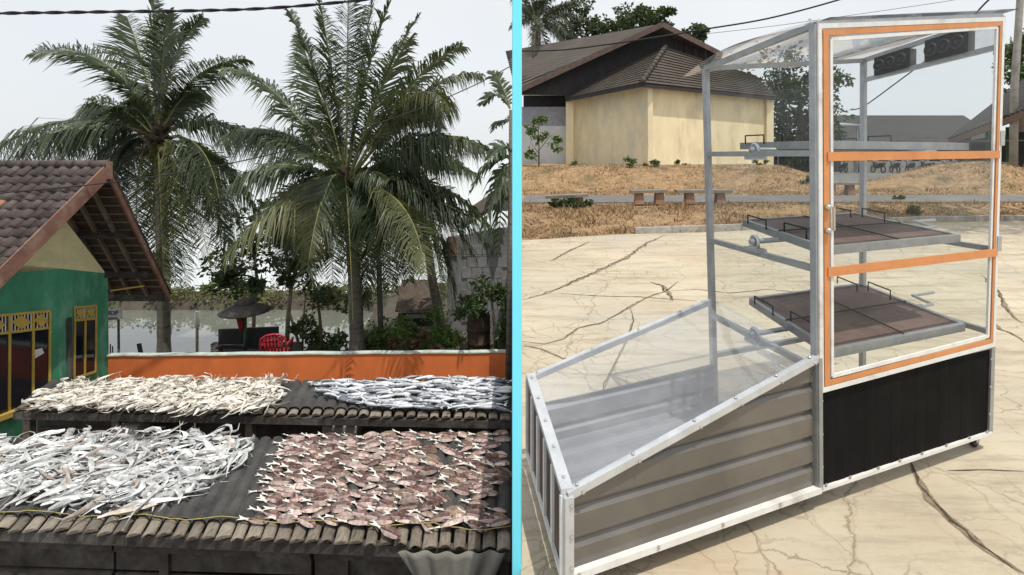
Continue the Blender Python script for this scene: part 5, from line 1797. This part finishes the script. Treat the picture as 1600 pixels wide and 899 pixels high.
# white wing with dark opening
wx0, wx1 = -1.85, P(886, 258, 27).x
MB().box(((wx0 + wx1) / 2, 27.1, (GZ + P(0, 197, 27).z) / 2), (wx1 - wx0, .2, P(0, 197, 27).z - GZ)).build('wall', m_whitew, cb)
MB().box(((wx0 + wx1) / 2, 27.13, (P(0, 197, 27).z + P(0, 167, 27).z) / 2), (wx1 - wx0, .12, P(0, 167, 27).z - P(0, 197, 27).z)).build('shutter', M('grey_shutter', (.30, .30, .34), .6), cb)
MB().box(((wx0 + wx1) / 2, 28.4, P(0, 158, 27).z), (wx1 - wx0, .1, 2.5)).build('back_wall', m_dkwood, cb)
MB().box(((wx0 + wx1) / 2, 27.0, P(0, 144.5, 27).z), (wx1 - wx0, .25, .30)).build('lintel', m_cream, cb)
# lower hip roof
eL, eC, eR = P(884, 154, 25.9), P(1003, 130, 22.3), P(1212, 152, 26.0)
hT = P(1040, 74, 25.2)
lT, rT = P(886, 143, 26.6), P(1180, 118, 27.5)
hr_ = MB()
hr_.add([eL, eC, hT, lT], [(0, 1, 2, 3)])
hr_.add([eC, eR, rT, hT], [(0, 1, 2, 3)])
o = hr_.build('roof', m_shing, cb)
sm = o.modifiers.new('thick', 'SOLIDIFY'); sm.thickness = .12; sm.offset = -1
fa = MB()
fa.beam(eL + V((0, 0, -.09)), eC + V((0, 0, -.09)), .04, .16)
fa.beam(eC + V((0, 0, -.09)), eR + V((0, 0, -.09)), .04, .16)
fa.build('fascia', m_dkwood, cb)
for k in range(11):
    a, b = eC.lerp(hT, k / 11), eC.lerp(hT, (k + 1.12) / 11)
    MB().tube([a + V((0, -.02, .03)), b + V((0, -.02, .05))], [.15, .11], 7).build('hip_tile', m_shing, o, True)
def courses(a, b, c_, d_, n, parent, lift=.05):
    up_n = (b - a).cross(d_ - a).normalized()
    if up_n.z < 0: up_n = -up_n
    for k in range(n):
        t0, t1 = k / n, (k + 1.12) / n
        p0, p1 = a.lerp(d_, t0), b.lerp(c_, t0)
        q0, q1 = a.lerp(d_, min(1, t1)), b.lerp(c_, min(1, t1))
        e = up_n * lift
        MB().hexa([p0, p1, q1, q0], [p0 + e * 1.3, p1 + e * 1.3, q1 + e * .25, q0 + e * .25]).build('shingle_course', m_shing, parent)
courses(eL, eC, hT, lT, 13, o)
courses(eC, eR, rT, hT, 14, o)
# dark gable and upper roof
AP, GL, GR = P(1035, 37, 24.6), P(806, 142, 25.6), P(1128, 84, 26.2)
gw = MB()
gw.prism([P(806, 148, 26.0), P(888, 149, 26.0), P(1040, 78, 25.8), P(1130, 114, 26.6), P(1127, 84, 26.5), P(1036, 39, 25.8), P(806, 139, 26.0)], (0, .1, 0))
gw.build('gable', m_dkwood, cb)
for k in range(16):
    t = k / 15
    px = lerp(885, 1118, t)
    top = lerp(125, 46, min(1, (px - 870) / 166)) if px < 1036 else lerp(46, 84, (px - 1036) / 80)
    bot = lerp(147, 78, (px - 888) / 152) if px < 1040 else lerp(78, 112, (px - 1040) / 90)
    if px >= 888: MB().beam(P(px, top, 25.93), P(px, bot, 25.93), .06, .06).build('batten', m_dkwood, cb)
ur = MB()
B1_, B2_ = P(1000, 74, 33.0), P(790, 80, 33.0)
ur.add([GL, AP, AP + V((0, 7.5, 0)), B1_, B2_], [(0, 1, 2, 3, 4)])
ur.add([AP, GR, GR + V((0, 7.5, 0)), AP + V((0, 7.5, 0))], [(0, 1, 2, 3)])
o = ur.build('upper_roof', m_shing, cb)
sm = o.modifiers.new('thick', 'SOLIDIFY'); sm.thickness = .14; sm.offset = -1
courses(GL, AP, AP + V((0, 7.5, 0)), B2_ , 16, o, .06)
for a, b in ((GL, AP), (AP, GR)):
    MB().beam(a + V((0, -.03, -.06)), b + V((0, -.03, -.06)), .06, .26).build('barge_board', m_barge2, cb)
# sapling in front of the white wing
sp_ = P(842, 262, 22.5)
leafy_tree('sapling', 'young thin sapling with sparse leaves in front of the white wing', (sp_.x, 22.5, H(sp_.x, 22.5)),
  [([(sp_.x, 22.5, H(sp_.x, 22.5) - .05), P(842, 230, 22.5), P(841, 205, 22.5), P(845, 182, 22.5)], .035, .012), ([P(842, 235, 22.5), P(858, 215, 22.5), P(868, 208, 22.5)], .018, .008), ([P(842, 240, 22.5), P(828, 222, 22.5)], .018, .008)],
  [(P(845, 188, 22.5), (.5, .4, .25), 2), (P(864, 212, 22.5), (.35, .3, .3), 2), (P(830, 205, 22.5), (.45, .3, .3), 2), (P(868, 232, 22.5), (.25, .25, .25), 1), (P(826, 238, 22.5), (.3, .3, .3), 1.4), (P(845, 215, 22.5), (.4, .3, .2), 1)], 420, .20, m_lf_lite, m_bark, 99, 'tree')

# ================================================================== BACKGROUND RIGHT
def bigtree(label, px, pyb, Y, clumps, n, size, mat, seed):
    b = P(px, pyb, Y)
    tops = [P(c[0], c[1], Y) for c in clumps]
    limbs = [([(b.x, Y, 0.3), (b.x + .1, Y, b.z + 1.5), tops[0]], .35, .12)]
    for tp_ in tops[1:]:
        limbs.append(([(b.x + .1, Y, b.z + 1.5), ((b.x + tp_.x) / 2, Y, (b.z + 2 + tp_.z) / 2), tp_], .14, .05))
    return leafy_tree('tree', label, (b.x, Y, .3), limbs, [(P(c[0], c[1], Y), c[2], c[3]) for c in clumps], n, size, mat, m_bark, seed, 'tree', 'trees behind the cream building')
bigtree('open branched tree with small leaf clusters above the shingle wing', 930, 120, 36, [(925, 45, (2.6, 1.5, 1.5), 3), (960, 35, (2.2, 1.5, 1.3), 2), (900, 68, (2.0, 1.2, 1.0), 2), (950, 62, (2.2, 1.2, 1.0), 2), (890, 40, (1.5, 1.2, 1.8), 1.2)], 3000, .30, m_lf_dark, 101)
bigtree('dense dark tree crown showing left of the timber gable apex', 1010, 110, 38, [(1000, 38, (2.3, 1.5, 1.0), 3), (1020, 35, (1.6, 1.2, .8), 2), (985, 55, (1.5, 1.2, .8), 1)], 2400, .34, m_lf_dark, 102)
bigtree('small dark tree crown peeping over the right side of the gable', 1085, 110, 38, [(1085, 50, (1.1, 1.0, .6), 1), (1075, 56, (1.0, 1.0, .6), 1)], 800, .3, m_lf_dark, 103)
bigtree('dark tree standing right of the cream building behind the cart', 1255, 250, 40, [(1245, 125, (3.2, 2, 2.2), 3), (1262, 175, (2.6, 2, 2.6), 3), (1235, 165, (2.4, 2, 2.5), 2), (1270, 215, (2.5, 2, 1.6), 2), (1238, 215, (2.4, 2, 2.0), 2)], 6500, .36, m_lf_dark, 104)
bigtree('leafy tree beside the utility pole above the pavilion roof', 1592, 150, 40, [(1592, 100, (1.8, 1.5, 1.6), 2), (1600, 60, (1.5, 1.5, 1.2), 1), (1590, 130, (1.5, 1.5, 1), 1), (1480, 60, (.0001, .0001, .0001), .0001)][:3], 2600, .32, m_lf_mid, 105)
bigtree('shade tree standing beside the plaza past the cart', 2010, 350, 10.2, [(1730, -260, (2.2, 1.6, 1.0), 2), (1800, -330, (2.2, 1.6, 1.2), 2)], 2600, .28, m_lf_dark, 106)
# dark palms above the white wing
m_palmd = leafmat('palm_leaf_dark', (.018, .026, .016), (.045, .055, .032), .15, .5)
rr = random.Random(111)
for i, (cx, cy, Y, lab) in enumerate(((838, 40, 33, 'dark oil palm crown rising behind the shingle wing next to the blue divider bar'),)):
    pt = thing('palm_tree', (P(cx, 200, Y).x, Y, .3), lab, 'palm tree')
    c = P(cx, cy, Y)
    MB().tube([(c.x, Y, .3), c], [.35, .28], 9).build('trunk', m_palmtrunk, pt, True)
    for k in range(44):
        a = rr.uniform(0, 6.28); el = rr.uniform(-.4, 1.2)
        L = rr.uniform(2.6, 4.4)
        d = V((math.cos(a) * math.cos(el), math.sin(a) * math.cos(el), math.sin(el)))
        tip = c + d * L + V((0, 0, -1.3))
        if CX + tip.x / tip.y * FPX < 792: continue
        frond(pt, c, c + d * L * .6 + V((0, 0, .5)), tip, .9, m_palmd, rr, rr.uniform(-.4, .6), .6, n=60, wd=.07)
# long low building far behind
lb = thing('long_hall', (24, 52, .3), 'long low hall with a wide dark shingle roof far behind the cart', 'building')
zr_, ze_ = P(0, 178, 52).z, P(0, 232, 48).z
xa, xb = P(1215, 200, 52).x, P(1530, 200, 52).x
o = MB().add([(xa + 3.5, 54, zr_), (xb, 54, zr_), (xb, 48, ze_), (xa, 48, ze_)], [(0, 3, 2, 1)]).build('roof', m_shing2, lb)
sm = o.modifiers.new('thick', 'SOLIDIFY'); sm.thickness = .2
MB().box(((xa + xb) / 2, 51, (ze_ + .2) / 2), (xb - xa - 1, .3, ze_)).build('wall', m_dkwood, lb)
for k in range(9):
    x = lerp(xa + .6, xb - .6, k / 8)
    MB().beam((x, 48.4, .2), (x, 48.4, ze_), .14, .14).build('post', m_conc, lb)
MB().box((P(1430, 260, 43).x, 43, .75), (12, .25, .9)).build('low_wall', m_conc, lb)
# dark shed left of it
sh = thing('dark_shed', (P(1240, 250, 42).x, 44, .3), 'dark open shed with metal roof edge behind the cart door', 'shed')
a, b = P(1210, 195, 43), P(1340, 186, 43)
MB().hexa([(a.x, 42.5, a.z - .1), (b.x, 42.5, b.z - .6), (b.x, 46, b.z - .2), (a.x, 46, a.z + .3)], [(a.x, 42.5, a.z), (b.x, 42.5, b.z - .5), (b.x, 46, b.z - .1), (a.x, 46, a.z + .4)]).build('roof', m_alug, sh)
MB().box(((a.x + b.x) / 2, 45.5, 1.6), (b.x - a.x, .2, 2.9)).build('wall', m_dkwood, sh)
for k in range(4):
    x = lerp(a.x + .2, b.x - .2, k / 3)
    MB().beam((x, 42.7, .2), (x, 42.7, lerp(a.z, b.z - .55, k / 3)), .1, .1).build('post', m_conc, sh)
# pavilion at the right
pv = thing('pavilion', (24.5, 26, .3), 'open sided pavilion with tiled roof and green posts beside the plaza', 'pavilion')
e0, e1 = P(1482, 218, 29.5), P(1660, 150, 20.5)
r0_, r1_ = P(1610, 118, 31), P(1760, 40, 24)
o = MB().add([e0, e1, r1_, r0_], [(0, 1, 2, 3)]).build('roof', m_shing2, pv)
sm = o.modifiers.new('thick', 'SOLIDIFY'); sm.thickness = .15; sm.offset = -1
MB().beam(e0 + V((0, -.05, -.17)), e1 + V((0, -.05, -.17)), .06, .32).build('fascia', M('fascia_wood', (.16, .11, .08), .8), pv)
nrm_ = (e1 - e0).normalized()
for k in range(26):
    a = e0.lerp(e1, k / 26.0)
    b = r0_.lerp(r1_, k / 26.0)
    MB().tube([a + V((0, 0, .03)), a.lerp(b, .5) + V((0, 0, .03)), b + V((0, 0, .03))], .06, 5).build('tile_row', m_shing2, pv)
MB().prism([P(1500, 222, 32), P(1700, 190, 28), P(1700, 262, 28), P(1500, 262, 32)], (0, .2, 0)).build('back_wall', m_dkwood, pv)
m_gpost = M('green_post', (.06, .16, .07), .7)
for px, Y in ((1512, 29), (1545, 28.5), (1577, 27.5), (1610, 26.5)):
    a = P(px, 225, Y)
    MB().beam((a.x, Y, .2), (a.x, Y, a.z + .9), .22, .22).build('post', m_gpost, pv)
MB().beam(P(1500, 221, 29), P(1640, 219, 26), .05, .08).build('rail', m_conc, pv)

# parked motorbikes
m_bk = [M('bike_black', (.015, .015, .017), .35), M('bike_red', (.25, .02, .02), .3), M('bike_blue', (.02, .07, .25), .3)]
m_tyre = M('tyre', (.012, .012, .012), .8)
def motorbike(x, y, z, rz, mat, label):
    t = thing('motorbike', (x, y, z), label, 'motorbike', 'motorbikes parked on the lot')
    m = Matrix.Translation((x, y, z)) @ Matrix.Rotation(rz, 4, 'Z')
    T = lambda a, b, c: m @ V((a, b, c))
    ax = m.to_3x3() @ V((0, 1, 0))
    for wx in (-.6, .6):
        ring = [T(wx + math.cos(q) * .26, 0, .30 + math.sin(q) * .26) for q in [2 * math.pi * i / 14 for i in range(15)]]
        MB().tube(ring, .05, 6).build('wheel', m_tyre, t, True)
        MB().lathe([(.06, -.05), (.06, .05)], T(wx, 0, .30), 8, ax).build('hub', m_alug, t)
    bd = MB()
    bd.prism([T(-.75, -.11, .68), T(-.35, -.11, .45), T(.15, -.11, .35), T(.42, -.11, .55), T(.52, -.11, .92), T(.36, -.11, .88), T(.2, -.11, .62), T(-.1, -.11, .68), T(-.72, -.11, .78)], m.to_3x3() @ V((0, .22, 0)))
    bd.build('body', mat, t)
    MB().prism([T(-.7, -.12, .76), T(-.05, -.12, .68), T(-.05, -.12, .75), T(-.7, -.12, .84)], m.to_3x3() @ V((0, .24, 0))).build('seat', m_black, t)
    hb = MB()
    hb.tube([T(.62, 0, .3), T(.45, 0, 1.0)], .03, 6)
    hb.tube([T(.38, -.32, 1.02), T(.45, -.1, 1.0), T(.45, .1, 1.0), T(.38, .32, 1.02)], .018, 6)
    hb.build('handlebar', m_alug, t, True)
r = random.Random(121)
cols_ = ['black', 'red', 'blue']
for i, px in enumerate((1258, 1318, 1345, 1372, 1398, 1422, 1448, 1478, 1500)):
    Y = 41.5
    c_ = 1 if px == 1478 else 0
    motorbike(P(px, 250, Y).x, Y, .28, r.uniform(.9, 1.7), m_bk[c_], '%s motorbike parked in the row along the low wall of the lot' % cols_[c_])
motorbike(P(1582, 255, 25.2).x, 25.2, .3, 1.1, m_bk[2], 'blue motorbike parked under the eave of the pavilion')

# utility pole and cables
up2 = thing('utility_pole', (P(1583, 265, 24).x, 24, .3), 'weathered grey utility pole beside the pavilion roof', 'pole')
MB().tube([(P(1583, 265, 24).x, 24, H(21.4, 24) - .1), P(1585, 140, 24), P(1594, 0, 24), P(1598, -60, 24)], [.17, .155, .14, .13], 10).build('shaft', m_conc, up2, True)
MB().beam(P(1575, -35, 24), P(1618, -38, 24), .08, .1).build('crossarm', m_wood, up2)
def cable(label, pts, rad, twist=0):
    P3 = []
    for i in range(len(pts) - 1):
        for k in range(12):
            t = k / 12
            p0 = V(pts[max(i - 1, 0)]); p1 = V(pts[i]); p2 = V(pts[i + 1]); p3 = V(pts[min(i + 2, len(pts) - 1)])
            P3.append(0.5 * ((2 * p1) + (p2 - p0) * t + (2 * p0 - 5 * p1 + 4 * p2 - p3) * t * t + (3 * p1 - p0 - 3 * p2 + p3) * t ** 3))
    P3.append(V(pts[-1]))
    m = MB()
    if twist:
        for ph in (0, math.pi):
            m.tube([p + V((0, math.cos(i * .9 + ph) * twist, math.sin(i * .9 + ph) * twist)) for i, p in enumerate(P3)], rad, 5)
    else:
        m.tube(P3, rad, 5)
    tag(m.build('cable', m_cable, None, True, P3[0]), label, 'cable')
cable('thick twisted black cable crossing above both coconut palms', [P(-260, 8, 7.2), P(-60, 20, 7.5), P(60, 20, 7.7), P(180, 18.5, 7.9), P(300, 17, 8.1), P(420, 13, 8.3), P(560, 1, 8.5), P(680, -14, 8.7), P(790, -30, 8.9)], .016, .014)
cable('single black cable sagging from the house roof past the large palm', [P(-80, 312, 6.6), P(0, 302, 6.8), P(150, 288, 7.2), P(300, 267, 7.6), P(420, 242, 8.0), P(530, 212, 8.4), P(650, 172, 8.8), P(740, 134, 9.1), P(797, 104, 9.3)], .009)
cable('thin pale wire strung low between the two palms', [P(250, 425, 10.5), P(330, 418, 10.5), P(400, 406, 10.5), P(470, 388, 10.5), P(530, 360, 10.5)], .005)
cable('thin pale wire running from the large palm to the block house', [P(560, 345, 10.6), P(600, 365, 10.7), P(660, 388, 10.8), P(720, 397, 10.9), P(770, 398, 11.0)], .005)
cable('heavy black cable crossing in front of the timber gable', [P(812, 80, 22.5), P(880, 78, 22), P(960, 68, 21.5), P(1040, 56, 21), P(1100, 46, 20.6), P(1200, 29, 20), P(1310, 0, 19.5), P(1380, -25, 19)], .035)
cable('thin black wire crossing the sky behind the cart roof', [P(1085, 55, 26), P(1200, 42, 25), P(1330, 24, 25), P(1480, 2, 24), P(1540, -10, 24)], .012)
cable('black service cable falling behind the fan boxes of the cart', [P(1330, 172, 46), P(1350, 166, 44), P(1400, 130, 40), P(1450, 92, 36), P(1500, 48, 32), P(1545, 0, 28), P(1595, -36, 24)], .05)
